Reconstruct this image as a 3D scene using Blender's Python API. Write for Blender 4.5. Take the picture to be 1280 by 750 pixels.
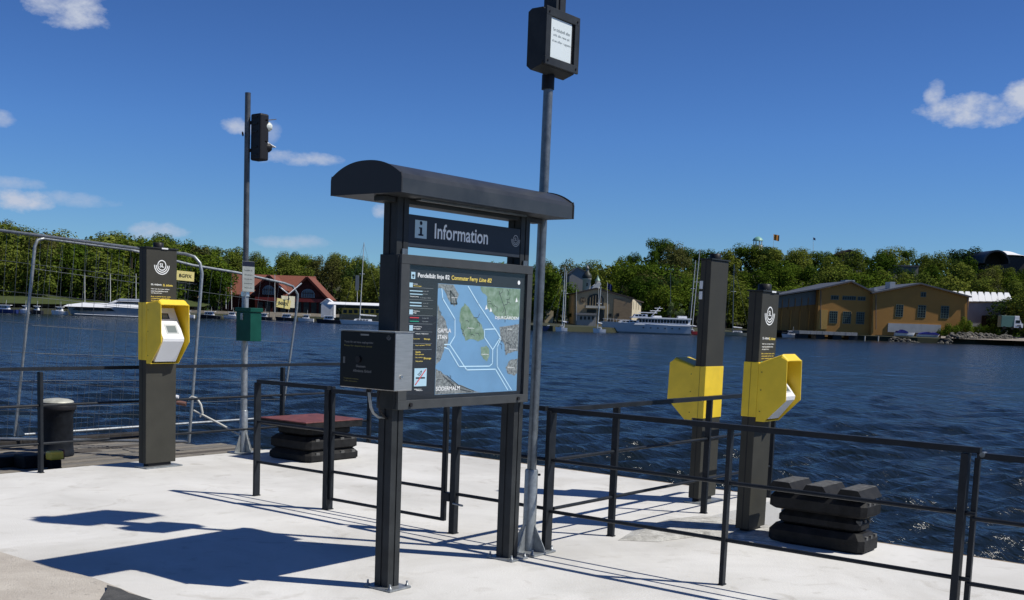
import bpy, bmesh, math, random
from math import radians, sin, cos, pi, sqrt
from mathutils import Vector, Matrix
random.seed(7)
for o in list(bpy.data.objects): bpy.data.objects.remove(o)
C = bpy.context.scene.collection
scene = bpy.context.scene
# ---------------------------------------------------------------- camera
# World axes: X and Y run along the two directions of the pontoon's railings, Z up, deck at z = 0.
FOC, PITCH, ROLL, PPY, YAW, PPX, EYE = 1402.4, .10521, .03372, 543.53, .67971, 580.14, 1.75
UA = (sin(YAW), cos(YAW)); UB = (-cos(YAW), sin(YAW))
def to_world(v):      # (right, forward, up) of a level observer at the camera -> world
    return Vector((v[0]*UA[0]+v[1]*UA[1], v[0]*UB[0]+v[1]*UB[1], v[2]))
_cp, _sp, _cr, _sr = cos(PITCH), sin(PITCH), cos(ROLL), sin(ROLL)
r0 = Vector((1, 0, 0)); u0 = Vector((0, _sp, _cp)); f0 = Vector((0, _cp, -_sp))
cam_right = to_world(_cr*r0+_sr*u0); cam_up = to_world(-_sr*r0+_cr*u0); cam_back = to_world(-f0)
cam = bpy.data.cameras.new('camera'); cam.sensor_width = 36; cam.lens = FOC/1280*36
cam.shift_x = (640-PPX)/1280; cam.shift_y = (PPY-375)/1280
cam.clip_start = .05; cam.clip_end = 20000
co = bpy.data.objects.new('camera', cam); C.objects.link(co)
M3 = Matrix((cam_right, cam_up, cam_back)).transposed()
co.matrix_world = Matrix.Translation((0, 0, EYE)) @ M3.to_4x4()
scene.camera = co
# measuring aids: direction through a pixel of the 1280x750 photograph, as seen by the level observer
def ray(px, py):
    a, b = px-PPX, py-PPY
    u = _cr*a+_sr*b; U = -(-_sr*a+_cr*b)
    return Vector((u, FOC*_cp+U*_sp, -FOC*_sp+U*_cp))
def at(px, py, D):    # observer frame (right, forward, height) at forward distance D
    r = ray(px, py); t = D/r[1]; return Vector((r[0]*t, D, EYE+r[2]*t))
# ---------------------------------------------------------------- sun, sky, exposure
SUNV = Vector((.386, -.702, 1)).normalized()
sun = bpy.data.lights.new('sun', 'SUN'); sun.energy = 5.0; sun.angle = radians(.5); sun.color = (1, .96, .88)
so = bpy.data.objects.new('sun', sun); C.objects.link(so); so.location = (0, 0, 30)
so.rotation_euler = SUNV.to_track_quat('Z', 'Y').to_euler()
w = bpy.data.worlds.new('World'); scene.world = w; w.use_nodes = True
nt = w.node_tree; nt.nodes.clear(); N = nt.nodes.new; L = nt.links.new
sky = N('ShaderNodeTexSky'); sky.sky_type = 'NISHITA'; sky.sun_disc = False
sky.sun_elevation = math.asin(SUNV.z); sky.sun_rotation = math.atan2(SUNV.x, SUNV.y)
sky.air_density = 1.0; sky.dust_density = 0; sky.ozone_density = 4.0; sky.altitude = 0
bg = N('ShaderNodeBackground'); bg.inputs[1].default_value = .093
hs = N('ShaderNodeHueSaturation'); hs.inputs['Saturation'].default_value = 1.12; hs.inputs['Hue'].default_value = .515; hs.inputs['Value'].default_value = 1
L(sky.outputs[0], hs.inputs['Color']); 
tcs = N('ShaderNodeTexCoord'); sx = N('ShaderNodeSeparateXYZ'); L(tcs.outputs['Generated'], sx.inputs[0])
gr = N('ShaderNodeValToRGB'); L(sx.outputs[2], gr.inputs[0]); gr.color_ramp.elements[0].position = 0; gr.color_ramp.elements[0].color = (.44, .70, 1.02, 1)
e1_ = gr.color_ramp.elements[1]; e1_.position = .30; e1_.color = (.40, .61, .82, 1); e2_ = gr.color_ramp.elements.new(.155); e2_.color = (.45, .72, 1.03, 1)
e3_ = gr.color_ramp.elements.new(.95); e3_.color = (.46, .56, .62, 1)
ml = N('ShaderNodeMix'); ml.data_type = 'RGBA'; ml.blend_type = 'MULTIPLY'; ml.inputs['Factor'].default_value = 1; L(hs.outputs[0], ml.inputs['A']); L(gr.outputs[0], ml.inputs['B']); L(ml.outputs['Result'], bg.inputs[0])
tc = N('ShaderNodeTexCoord')
nz = N('ShaderNodeTexNoise'); nz.inputs['Scale'].default_value = 38; nz.inputs['Detail'].default_value = 7; nz.inputs['Roughness'].default_value = .62
mp = N('ShaderNodeMapping'); mp.inputs['Scale'].default_value = (1, 1, 1.7); L(tc.outputs['Generated'], mp.inputs[0]); L(mp.outputs[0], nz.inputs['Vector'])
def vmath(op, a, b=None, val=None):
    n = N('ShaderNodeVectorMath'); n.operation = op; L(a, n.inputs[0])
    if b is not None: n.inputs[1].default_value = b
    return n
def fmath(op, a, b, clamp=False):
    n = N('ShaderNodeMath'); n.operation = op; n.use_clamp = clamp
    for i, q in enumerate((a, b)):
        if isinstance(q, (int, float)): n.inputs[i].default_value = q
        else: L(q, n.inputs[i])
    return n.outputs[0]
total = None
CLOUDS = [(84, 10, 46, 22, 1), (2, 148, 16, 11, .6), (14, 229, 40, 8, .45), (24, 250, 46, 14, .95), (84, 249, 50, 10, .4), (297, 158, 20, 11, .8),
          (338, 163, 14, 14, .4), (372, 197, 50, 10, .75), (474, 265, 13, 10, .9), (1210, 136, 60, 20, 1), (1168, 120, 13, 18, .8), (1278, 122, 30, 18, 1), (362, 303, 50, 9, .45), (196, 289, 40, 11, .7)]
for (cx, cy, ax, ay, am) in CLOUDS:
    d = to_world(ray(cx, cy).normalized()); rr = d.cross(Vector((0, 0, 1))).normalized(); uu = rr.cross(d).normalized()
    x = vmath('DOT_PRODUCT', tc.outputs['Generated'], tuple(rr*(FOC/ax))); y = vmath('DOT_PRODUCT', tc.outputs['Generated'], tuple(uu*(FOC/ay)))
    zc = vmath('DOT_PRODUCT', tc.outputs['Generated'], tuple(d))
    q = fmath('ADD', fmath('MULTIPLY', x.outputs['Value'], x.outputs['Value']), fmath('MULTIPLY', y.outputs['Value'], y.outputs['Value']))
    e0 = fmath('SUBTRACT', 1.0, q, False)
    front = fmath('GREATER_THAN', zc.outputs['Value'], 0)
    e0 = fmath('ADD', fmath('MULTIPLY', e0, .62), fmath('MULTIPLY', fmath('SUBTRACT', nz.outputs[0], .5), 2.1))
    e0 = fmath('MULTIPLY', fmath('MULTIPLY', e0, front), 1.35, True)
    far = fmath('LESS_THAN', q, 2.6)
    e0 = fmath('MULTIPLY', fmath('MULTIPLY', e0, far), am)
    total = e0 if total is None else fmath('MAXIMUM', total, e0)
bgc = N('ShaderNodeBackground'); bgc.inputs[0].default_value = (.60, .66, .80, 1); bgc.inputs[1].default_value = .86
mx = N('ShaderNodeMixShader'); L(total, mx.inputs[0]); L(bg.outputs[0], mx.inputs[1]); L(bgc.outputs[0], mx.inputs[2])
out = N('ShaderNodeOutputWorld'); L(mx.outputs[0], out.inputs[0])
vs = scene.view_settings; vs.view_transform = 'Standard'; vs.look = 'None'; vs.exposure = 0; vs.gamma = 1
scene.render.engine = 'CYCLES'; scene.cycles.transparent_max_bounces = 16

# ---------------------------------------------------------------- materials
MATS = {}
def mat(name, col, rough=.5, metal=0, var=.0, scale=6, bump=0, bscale=40, spec=.5, col2=None, detail=5, trans=0, stretch=None):
    if name in MATS: return MATS[name]
    m = bpy.data.materials.new(name); m.use_nodes = True; t = m.node_tree; b = t.nodes['Principled BSDF']
    b.inputs['Roughness'].default_value = rough; b.inputs['Metallic'].default_value = metal; b.inputs['Specular IOR Level'].default_value = spec*(.35 if max(col) < .1 else 1)
    tcn = t.nodes.new('ShaderNodeTexCoord'); src = tcn.outputs['Object']
    if stretch:
        mpn = t.nodes.new('ShaderNodeMapping'); mpn.inputs['Scale'].default_value = stretch; t.links.new(src, mpn.inputs[0]); src = mpn.outputs[0]
    c = (*col, 1)
    if var or col2:
        n = t.nodes.new('ShaderNodeTexNoise'); n.inputs['Scale'].default_value = scale; n.inputs['Detail'].default_value = detail; n.inputs['Roughness'].default_value = .6
        t.links.new(src, n.inputs['Vector'])
        r = t.nodes.new('ShaderNodeValToRGB'); r.color_ramp.elements[0].position = .32; r.color_ramp.elements[1].position = .68
        c2 = col2 if col2 else tuple(min(1, x*(1+var)) for x in col); c1 = col if col2 else tuple(x*(1-var) for x in col)
        r.color_ramp.elements[0].color = (*c1, 1); r.color_ramp.elements[1].color = (*c2, 1)
        t.links.new(n.outputs[0], r.inputs[0]); t.links.new(r.outputs[0], b.inputs['Base Color'])
        m2 = t.nodes.new('ShaderNodeMapRange'); m2.inputs[3].default_value = max(0, rough-.08); m2.inputs[4].default_value = min(1, rough+.1)
        t.links.new(n.outputs[0], m2.inputs[0]); t.links.new(m2.outputs[0], b.inputs['Roughness'])
    else: b.inputs['Base Color'].default_value = c
    if bump:
        n = t.nodes.new('ShaderNodeTexNoise'); n.inputs['Scale'].default_value = bscale; n.inputs['Detail'].default_value = 4
        t.links.new(src, n.inputs['Vector'])
        bp = t.nodes.new('ShaderNodeBump'); bp.inputs['Strength'].default_value = bump; bp.inputs['Distance'].default_value = .01
        t.links.new(n.outputs[0], bp.inputs['Height']); t.links.new(bp.outputs[0], b.inputs['Normal'])
    MATS[name] = m; return m
def emit(name, col, s):
    m = bpy.data.materials.new(name); m.use_nodes = True; b = m.node_tree.nodes['Principled BSDF']
    b.inputs['Base Color'].default_value = (*col, 1); b.inputs['Emission Color'].default_value = (*col, 1); b.inputs['Emission Strength'].default_value = s; MATS[name] = m; return m
ANT = mat('anthracite_paint', (.030, .033, .035), .45, 0, .26, 6, .05, 220)
ANT2 = mat('anthracite_paint_column', (.045, .044, .037), .55, 0, .10, 5, .04, 200)
RAIL = mat('railing_paint', (.016, .019, .024), .42, 0, .25, 9, .08, 150)
GALV = mat('galvanised_steel', (.30, .32, .33), .42, .55, .22, 22, .06, 120)
GALVD = mat('galvanised_pole', (.16, .175, .185), .38, .6, .25, 18, .06, 120)
STEEL = mat('brushed_steel', (.42, .42, .41), .36, .7, .12, 9, .05, 160, stretch=(1, 1, 12))
YEL = mat('yellow_coating', (.80, .56, .028), .38, 0, .09, 5)
WHITEP = mat('white_plastic', (.74, .75, .76), .3, 0, .03, 8)
BLACKP = mat('black_plastic', (.018, .018, .02), .45)
BLACKG = mat('black_glossy_panel', (.006, .007, .009), .35)
RUB = mat('black_rubber', (.013, .013, .0135), .62, 0, .45, 12, .25, 60)
RUBTOP = mat('pale_mottled_rubber', (.05, .05, .05), .7, 0, .6, 26, .3, 80, col2=(.13, .13, .125))
REDP = mat('faded_red_top', (.15, .045, .040), .6, 0, .35, 12, .1, 40)
POSTER = mat('poster_ground', (.026, .030, .036), .42)
INKW = mat('ink_white', (.85, .87, .87), .5); INKY = mat('ink_yellow', (.85, .66, .12), .5); INKG = mat('ink_grey', (.26, .28, .29), .5)
INKC = mat('ink_cyan', (.42, .62, .74), .5); INKR = mat('ink_red', (.60, .04, .05), .5); INKGR = mat('ink_green', (.02, .32, .20), .5); INKN = mat('ink_navy', (.01, .014, .03), .5)
MAPW = mat('map_water', (.15, .31, .50), .5, 0, .10, 3)
MAPL = mat('map_land', (.10, .19, .10), .5, 0, 0, 26, col2=(.27, .36, .29), detail=8)
MAPT = mat('map_town', (.07, .085, .09), .5, 0, 0, 60, col2=(.33, .36, .36), detail=8)
MAPR = mat('map_route', (.55, .78, .92), .5)
# ---------------------------------------------------------------- mesh helper
class MB:
    def __init__(s): s.v = []; s.f = []; s.sm = []
    def add(s, vs, fs, smooth=False):
        n = len(s.v); s.v += [tuple(q) for q in vs]; s.f += [tuple(i+n for i in f) for f in fs]; s.sm += [smooth]*len(fs); return s
    def box(s, x0, x1, y0, y1, z0, z1, b=0):
        if b <= 0:
            return s.add([(x0,y0,z0),(x1,y0,z0),(x1,y1,z0),(x0,y1,z0),(x0,y0,z1),(x1,y0,z1),(x1,y1,z1),(x0,y1,z1)],
                  [(0,3,2,1),(4,5,6,7),(0,1,5,4),(1,2,6,5),(2,3,7,6),(3,0,4,7)])
        bm = bmesh.new(); bmesh.ops.create_cube(bm, size=1)
        for v in bm.verts: v.co = Vector((x0+(v.co.x+.5)*(x1-x0), y0+(v.co.y+.5)*(y1-y0), z0+(v.co.z+.5)*(z1-z0)))
        bmesh.ops.bevel(bm, geom=bm.edges[:], offset=b, segments=2, affect='EDGES', profile=.5)
        s.frombm(bm); return s
    def frombm(s, bm, smooth=False):
        bm.verts.index_update(); s.add([tuple(v.co) for v in bm.verts], [tuple(v.index for v in f.verts) for f in bm.faces], smooth); bm.free(); return s
    def obox(s, c, dx, dy, dz, rot=None):
        vs = []
        for z in (-1, 1):
            for (x, y) in ((-1,-1),(1,-1),(1,1),(-1,1)):
                v = Vector((x*dx/2, y*dy/2, z*dz/2)); v = rot @ v if rot else v; vs.append(v+Vector(c))
        return s.add(vs, [(0,3,2,1),(4,5,6,7),(0,1,5,4),(1,2,6,5),(2,3,7,6),(3,0,4,7)])
    def beam(s, a, b, w, h, up=(0,0,1)):
        a, b = Vector(a), Vector(b); d = (b-a).normalized(); x = d.cross(Vector(up)).normalized(); y = x.cross(d)
        vs = [p+x*(i*w/2)+y*(j*h/2) for p in (a, b) for (i, j) in ((-1,-1),(1,-1),(1,1),(-1,1))]
        return s.add(vs, [(0,1,2,3),(7,6,5,4),(0,4,5,1),(1,5,6,2),(2,6,7,3),(3,7,4,0)])
    def tube(s, pts, r, n=10, closed=False, cap=True):
        pts = [Vector(p) for p in pts]; rs = r if isinstance(r, (list, tuple)) else [r]*len(pts); vs = []; K = len(pts); px = None
        for i, p in enumerate(pts):
            if closed: d = (pts[(i+1) % K]-pts[i-1]).normalized()
            else: d = (pts[min(i+1, K-1)]-pts[max(i-1, 0)]).normalized()
            if px is None:
                q = Vector((0,0,1)) if abs(d.z) < .9 else Vector((1,0,0)); px = d.cross(q).normalized()
            else: px = (px-d*px.dot(d)).normalized()
            y = d.cross(px)
            for k in range(n): a = 2*pi*k/n; vs.append(p+(px*cos(a)+y*sin(a))*rs[i])
        fs = []
        for i in range(K if closed else K-1):
            j = (i+1) % K
            for k in range(n): fs.append((i*n+k, i*n+(k+1) % n, j*n+(k+1) % n, j*n+k))
        s.add(vs, fs, True)
        if cap and not closed: s.add(vs[:n], [tuple(range(n))[::-1]]); s.add(vs[-n:], [tuple(range(n))])
        return s
    def lathe(s, c, prof, n=24):
        vs = []; fs = []
        for (r, z) in prof:
            for k in range(n): a = 2*pi*k/n; vs.append((c[0]+r*cos(a), c[1]+r*sin(a), c[2]+z))
        for i in range(len(prof)-1):
            for k in range(n): fs.append((i*n+k, i*n+(k+1) % n, (i+1)*n+(k+1) % n, (i+1)*n+k))
        s.add(vs, fs, True); s.add(vs[:n], [tuple(range(n))[::-1]]); s.add(vs[-n:], [tuple(range(n))]); return s
    def prism(s, poly, axis, a, b):   # poly in the two other axes (order x,y,z without axis)
        def P(q, t): 
            return {'x': (t, q[0], q[1]), 'y': (q[0], t, q[1]), 'z': (q[0], q[1], t)}[axis]
        n = len(poly); vs = [P(q, a) for q in poly]+[P(q, b) for q in poly]
        fs = [tuple(range(n)), tuple(range(2*n-1, n-1, -1))]+[(i, i+n, (i+1) % n+n, (i+1) % n) for i in range(n)]
        return s.add(vs, fs)
    def mesh(s, name, m):
        me = bpy.data.meshes.new(name); me.from_pydata(s.v, [], s.f)
        me.polygons.foreach_set('use_smooth', s.sm)
        bm = bmesh.new(); bm.from_mesh(me); bmesh.ops.recalc_face_normals(bm, faces=bm.faces[:]); bm.to_mesh(me); bm.free()
        if m: me.materials.append(m)
        return me
    def build(s, name, m, parent=None, loc=None, **tags):
        o = bpy.data.objects.new(name, s.mesh(name, m)); C.objects.link(o)
        if parent is not None: o.parent = parent
        if loc: o.location = loc
        for k, v in tags.items(): o[k] = v
        return o
def tag(o, label=None, category=None, group=None, kind=None):
    for k, v in (('label', label), ('category', category), ('group', group), ('kind', kind)):
        if v: o[k] = v
    return o
def thing(name, loc, label, category, group=None, rz=0):
    o = bpy.data.objects.new(name, None); o.empty_display_size = .1; C.objects.link(o); o.location = loc; o.rotation_euler = (0, 0, rz)
    return tag(o, label, category, group)
def children(o): return [c for c in bpy.data.objects if c.parent == o]
def shift(mb, d): mb.v = [(x-d[0], y-d[1], z-d[2]) for x, y, z in mb.v]; return mb
class At:      # builds parts given in world coordinates under a thing placed at its base
    def __init__(s, name, loc, label, category, group=None): s.o = thing(name, loc, label, category, group); s.loc = loc
    def part(s, name, mb, m, parent=None, **k): return shift(mb, s.loc).build(name, m, parent or s.o, **k)
FRAMES = {'-y': ((1,0,0), (0,0,1)), '-x': ((0,-1,0), (0,0,1)), 'cam': None}
def text_mb(body, w=None, h=None, origin=(0,0,0), U=(1,0,0), V=(0,0,1), bold=.012, anchor='bl', size=None, lines=.95, shear=0):
    cu = bpy.data.curves.new('lettering', 'FONT'); cu.body = body; cu.size = 1; cu.offset = min(bold, .015); cu.space_line = lines; cu.resolution_u = 3; cu.shear = shear
    o = bpy.data.objects.new('lettering', cu); C.objects.link(o); dg = bpy.context.evaluated_depsgraph_get()
    me = bpy.data.meshes.new_from_object(o.evaluated_get(dg)); bpy.data.objects.remove(o); bpy.data.curves.remove(cu)
    xs = [v.co.x for v in me.vertices]; ys = [v.co.y for v in me.vertices]; x0, x1, y0, y1 = min(xs), max(xs), min(ys), max(ys)
    sx = (w/(x1-x0)) if w else None; sy = (h/(y1-y0)) if h else None
    if sx is None: sx = sy*.8
    if sy is None: sy = sx/.8
    U, V, O = Vector(U), Vector(V), Vector(origin); mb = MB()
    mb.add([O+U*((v.co.x-x0)*sx)+V*((v.co.y-y0)*sy) for v in me.vertices], [tuple(p.vertices) for p in me.polygons]); bpy.data.meshes.remove(me)
    return mb
def flat(poly, O, U, V):
    O, U, V = Vector(O), Vector(U), Vector(V); return MB().add([O+U*a+V*b for a, b in poly], [tuple(range(len(poly)))])
def ring(mb, O, U, V, r0, r1, a0, a1, n=28):
    O, U, V = Vector(O), Vector(U), Vector(V); vs = []; fs = []
    for i in range(n+1):
        a = a0+(a1-a0)*i/n
        for r in (r0, r1): vs.append(O+U*(r*cos(a))+V*(r*sin(a)))
    for i in range(n): fs.append((2*i, 2*i+1, 2*i+3, 2*i+2))
    return mb.add(vs, fs)
def emblem(O, U, V, R):     # round badge: a ring with two letters and two bowl-shaped arcs under it
    mb = MB(); O = Vector(O); V = Vector(V)
    c = O+V*(R*.28); ring(mb, c, U, V, R*.55, R*.66, 0, 2*pi)
    for k in (.80, 1.05): ring(mb, c, U, V, R*k, R*(k+.11), pi*1.0, pi*2.0)
    t = text_mb('SL', w=R*.66, h=R*.5, origin=c-Vector(U)*R*.33-V*R*.25, U=U, V=V, bold=.03); mb.add(t.v, t.f); return mb
# ================================================================ the deck, dock, quay, water
def noise_mat(name, c1, c2, c3, s1, s2, rough, bump, bs, stain=0):
    m = bpy.data.materials.new(name); m.use_nodes = True; t = m.node_tree; b = t.nodes['Principled BSDF']; b.inputs['Roughness'].default_value = rough
    g = t.nodes.new('ShaderNodeNewGeometry')
    def nse(sc, det, dist=0):
        n = t.nodes.new('ShaderNodeTexNoise'); n.inputs['Scale'].default_value = sc; n.inputs['Detail'].default_value = det; n.inputs['Distortion'].default_value = dist; n.inputs['Roughness'].default_value = .62
        t.links.new(g.outputs['Position'], n.inputs['Vector']); return n
    def ramp(n, a, b_, p0, p1):
        r = t.nodes.new('ShaderNodeValToRGB'); r.color_ramp.elements[0].position = p0; r.color_ramp.elements[1].position = p1; r.color_ramp.elements[0].color = (*a, 1); r.color_ramp.elements[1].color = (*b_, 1)
        t.links.new(n.outputs[0], r.inputs[0]); return r
    a = ramp(nse(s1, 8, .6), c1, c2, .35, .62); k = ramp(nse(s2, 6), (0,0,0), (1,1,1), .60, .72)
    mx_ = t.nodes.new('ShaderNodeMix'); mx_.data_type = 'RGBA'; t.links.new(k.outputs[0], mx_.inputs['Factor']); t.links.new(a.outputs[0], mx_.inputs['A']); mx_.inputs['B'].default_value = (*c3, 1)
    last = mx_.outputs['Result']
    if stain:
        for sc_, lo_, hi_, mul in ((.45, .46, .72, .82), (2.6, .58, .70, .84), (38, .69, .74, .55), (13, .70, .73, .78)):
            k2 = ramp(nse(sc_, 5, 1.2), (1,1,1), (mul, mul*.985, mul*.96), lo_, hi_); m9 = t.nodes.new('ShaderNodeMix'); m9.data_type = 'RGBA'; m9.blend_type = 'MULTIPLY'; m9.inputs['Factor'].default_value = stain
            t.links.new(last, m9.inputs['A']); t.links.new(k2.outputs[0], m9.inputs['B']); last = m9.outputs['Result']
    t.links.new(last, b.inputs['Base Color'])
    n = nse(bs, 6); bp = t.nodes.new('ShaderNodeBump'); bp.inputs['Strength'].default_value = bump; bp.inputs['Distance'].default_value = .01
    t.links.new(n.outputs[0], bp.inputs['Height']); t.links.new(bp.outputs[0], b.inputs['Normal']); return m
CONC = noise_mat('pontoon_concrete', (.55, .54, .51), (.66, .65, .62), (.53, .52, .485), .8, 3.2, .85, .3, 60, stain=1)
CONC2 = noise_mat('rough_mortar', (.30, .29, .26), (.54, .53, .49), (.24, .23, .21), 7, 11, .95, .9, 40)
QUAY = noise_mat('quay_concrete', (.40, .36, .31), (.50, .46, .40), (.28, .25, .22), 3, 30, .92, .7, 70)
ASPH = noise_mat('asphalt', (.045, .045, .046), (.085, .083, .08), (.17, .16, .15), 8, 60, .95, .8, 110)
EDGE = mat('edge_timber', (.23, .17, .10), .8, 0, .3, 12, .2, 60)
deck = MB().prism([(3.96, -6), (9.31, -6), (9.31, 4.62), (10.95, 4.62), (10.93, 10.74), (5.0, 10.74), (3.96, 10.74)], 'z', -.55, 0)
tag(deck.build('deck', CONC), kind='structure')
q = MB().prism([(3.955, 11.5), (3.955, 7.0), (3.99, 6.2), (3.93, 5.6), (3.75, 5.0), (3.6, 3.5), (3.4, -6), (-30, -6), (-30, 11.5)], 'z', -3.2, .012)
tag(q.build('quay', QUAY), kind='structure')
rq = random.Random(3); pl = []
for i in range(26):
    t = i/25; x = 3.955+(3.62-3.955)*t; y = 5.95-3.2*t; pl.append((x-.03+rq.uniform(-.035, .035), y))
asp = MB().prism([(-30, 3.6)]+[(2.6, 4.6), (3.2, 5.2), (3.6, 5.58), (3.85, 5.86)]+pl+[(3.3, -6), (-30, -6)], 'z', -.02, .03)
tag(asp.build('asphalt_strip', ASPH), kind='structure')
edge = MB()
for y0, y1 in ((4.62, 5.95), (5.96, 7.9), (7.91, 10.1)): edge.box(10.957, 11.01, y0, y1, -.12, -.004, .004)
for y0, y1 in ((-6, .9), (.91, 2.2), (2.21, 4.60)): edge.box(9.314, 9.365, y0, y1, -.12, -.004, .004)
tag(edge.build('edge_board', EDGE), kind='structure')
rim = MB(); rim.box(10.957, 11.08, 4.7, 10.1, -.5, -.125); rim.box(9.314, 9.43, -6, 4.55, -.5, -.125)
tag(rim.build('rubbing_strip', RUB), kind='structure')
pts = [(7.70, 4.60), (7.9, 4.35), (8.4, 4.22), (8.7, 3.55), (9.28, 3.45), (9.28, 4.70), (8.9, 4.80), (8.3, 4.77)]
mo = MB(); n = len(pts); cx = 8.75; cy = 4.25
inner = [(cx+(a-cx)*.86, cy+(b-cy)*.8) for a, b in pts]
mo.add([(a, b, .002) for a, b in pts]+[(a, b, .028) for a, b in inner], [tuple(range(n, 2*n))]+[(i, (i+1) % n, (i+1) % n+n, i+n) for i in range(n)])
tag(mo.build('mortar_patch', CONC2), kind='structure')
# timber dock on the left
dock = thing('timber_dock', (7.5, 12, 0), None, None); tag(dock, kind='structure')
WOOD = [mat('weathered_plank_%s' % k, c, .85, 0, .3, 5, .4, 50, stretch=(1.5, 14, 14)) for k, c in (('light', (.19, .17, .14)), ('grey', (.145, .135, .12)), ('dark', (.09, .08, .07)))]
WOODD = mat('dark_beam', (.035, .032, .03), .8, 0, .3, 6, .3, 50)
y = 10.93; i = 0; rp = random.Random(5)
while y < 13.6:
    wv = rp.uniform(.135, .15); x0 = 3.0; x1 = 9.9 if y < 12.2 else 9.5
    brk = rp.uniform(5.8, 8.6)
    for a, b in ((x0, brk), (brk+.012, x1)):
        MB().box(a-7.5, b-7.5, y-12, y+wv-12, -.165+rp.uniform(-.003, .006), -.115+rp.uniform(-.004, .008), .004).build('plank', WOOD[rp.randrange(3)], dock)
    y += wv+.036; i += 1
MB().box(-4.5, 2.3, -1.25, -1.09, -.30, -.085, .006).build('edge_beam', WOODD, dock)
MB().box(-4.5, 2.3, 1.62, 1.8, -.5, -.06, .006).build('edge_beam', WOODD, dock)
for x in (-3, 0, 2): MB().box(x, x+.2, -1.0, 1.6, -.6, -.17).build('joist', WOODD, dock)
# water
WATER = bpy.data.materials.new('harbour_water'); WATER.use_nodes = True; t = WATER.node_tree; b = t.nodes['Principled BSDF']
b.inputs['Base Color'].default_value = (.007, .012, .016, 1); b.inputs['Roughness'].default_value = .17; b.inputs['IOR'].default_value = 1.33; b.inputs['Specular IOR Level'].default_value = .27
g = t.nodes.new('ShaderNodeNewGeometry'); mpn = t.nodes.new('ShaderNodeMapping'); mpn.inputs['Rotation'].default_value = (0, 0, -math.atan2(UB[1], UA[1])); mpn.inputs['Scale'].default_value = (1, .42, 1)
t.links.new(g.outputs['Position'], mpn.inputs[0]); prev = None
for sc, amp, det in ((.10, .30, 2), (1.3, .10, 3), (3.6, .06, 4), (11, .024, 4)):
    n = t.nodes.new('ShaderNodeTexNoise'); n.inputs['Scale'].default_value = sc; n.inputs['Detail'].default_value = det; n.inputs['Distortion'].default_value = .5; t.links.new(mpn.outputs[0], n.inputs['Vector'])
    m_ = t.nodes.new('ShaderNodeMath'); m_.operation = 'MULTIPLY'; m_.inputs[1].default_value = amp; t.links.new(n.outputs[0], m_.inputs[0])
    if prev is None: prev = m_.outputs[0]
    else:
        a_ = t.nodes.new('ShaderNodeMath'); t.links.new(prev, a_.inputs[0]); t.links.new(m_.outputs[0], a_.inputs[1]); prev = a_.outputs[0]
bp = t.nodes.new('ShaderNodeBump'); bp.inputs['Strength'].default_value = 1; bp.inputs['Distance'].default_value = 1.75; t.links.new(prev, bp.inputs['Height']); t.links.new(bp.outputs[0], b.inputs['Normal'])
SEA = -1.0
import numpy as np
def build_water():
    rg = np.random.RandomState(12)
    rows = [0.0, 3.0, 6.0]; r = 6.0
    while r < 430: r *= 1.0062; rows.append(r)
    nw = len(rows); rows = np.array(rows+[700., 1500., 4000.])
    an = np.concatenate([np.linspace(-pi, -.62, 90, endpoint=False), np.linspace(-.62, .66, 560, endpoint=False), np.linspace(.66, pi, 91)])
    R_, A_ = np.meshgrid(rows, an, indexing='ij'); rx = R_*np.sin(A_); fy = R_*np.cos(A_)
    X = rx*UA[0]+fy*UA[1]; Y = rx*UB[0]+fy*UB[1]; Z = np.zeros_like(X)
    cell = np.maximum(R_*.0065, R_*.0024)
    wind = math.atan2(UB[1], UA[1])+.35
    for i in range(64):
        lam = .26*(12.0**(i/63.))*rg.uniform(.9, 1.1); th = wind+rg.normal(0, .36); k = 2*pi/lam; amp = .0078*lam**.5*rg.uniform(.6, 1.3)
        ph = k*(X*cos(th)+Y*sin(th))+rg.uniform(0, 6.28); fade = np.clip((lam/cell-2.2)/2.0, 0, 1); s = np.sin(ph); Z += amp*fade*(s+.35*(s*s-.5)*1.0)
    g1 = .75+.5*np.sin(X*.05+1.3*np.sin(Y*.04))*np.sin(Y*.043+.7+1.1*np.sin(X*.031)); Z *= g1
    Z[R_ > 440] = 0; n = len(an)
    co_ = np.stack([X, Y, Z+SEA], -1).reshape(-1, 3).astype(np.float32)
    i, j = np.meshgrid(np.arange(len(rows)-1), np.arange(n-1), indexing='ij'); q = np.stack([i*n+j, i*n+j+1, (i+1)*n+j+1, (i+1)*n+j], -1).reshape(-1, 4).astype(np.int32)
    me = bpy.data.meshes.new('water'); me.vertices.add(len(co_)); me.vertices.foreach_set('co', co_.ravel()); me.loops.add(q.size); me.loops.foreach_set('vertex_index', q.ravel())
    me.polygons.add(len(q)); me.polygons.foreach_set('loop_start', np.arange(0, q.size, 4, dtype=np.int32)); me.polygons.foreach_set('use_smooth', np.ones(len(q), dtype=bool)); me.update(calc_edges=True)
    me.materials.append(WATER); o = bpy.data.objects.new('water', me); C.objects.link(o); tag(o, kind='structure')
    if me.polygons[5000].normal.z < 0: me.flip_normals()
build_water()
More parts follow.
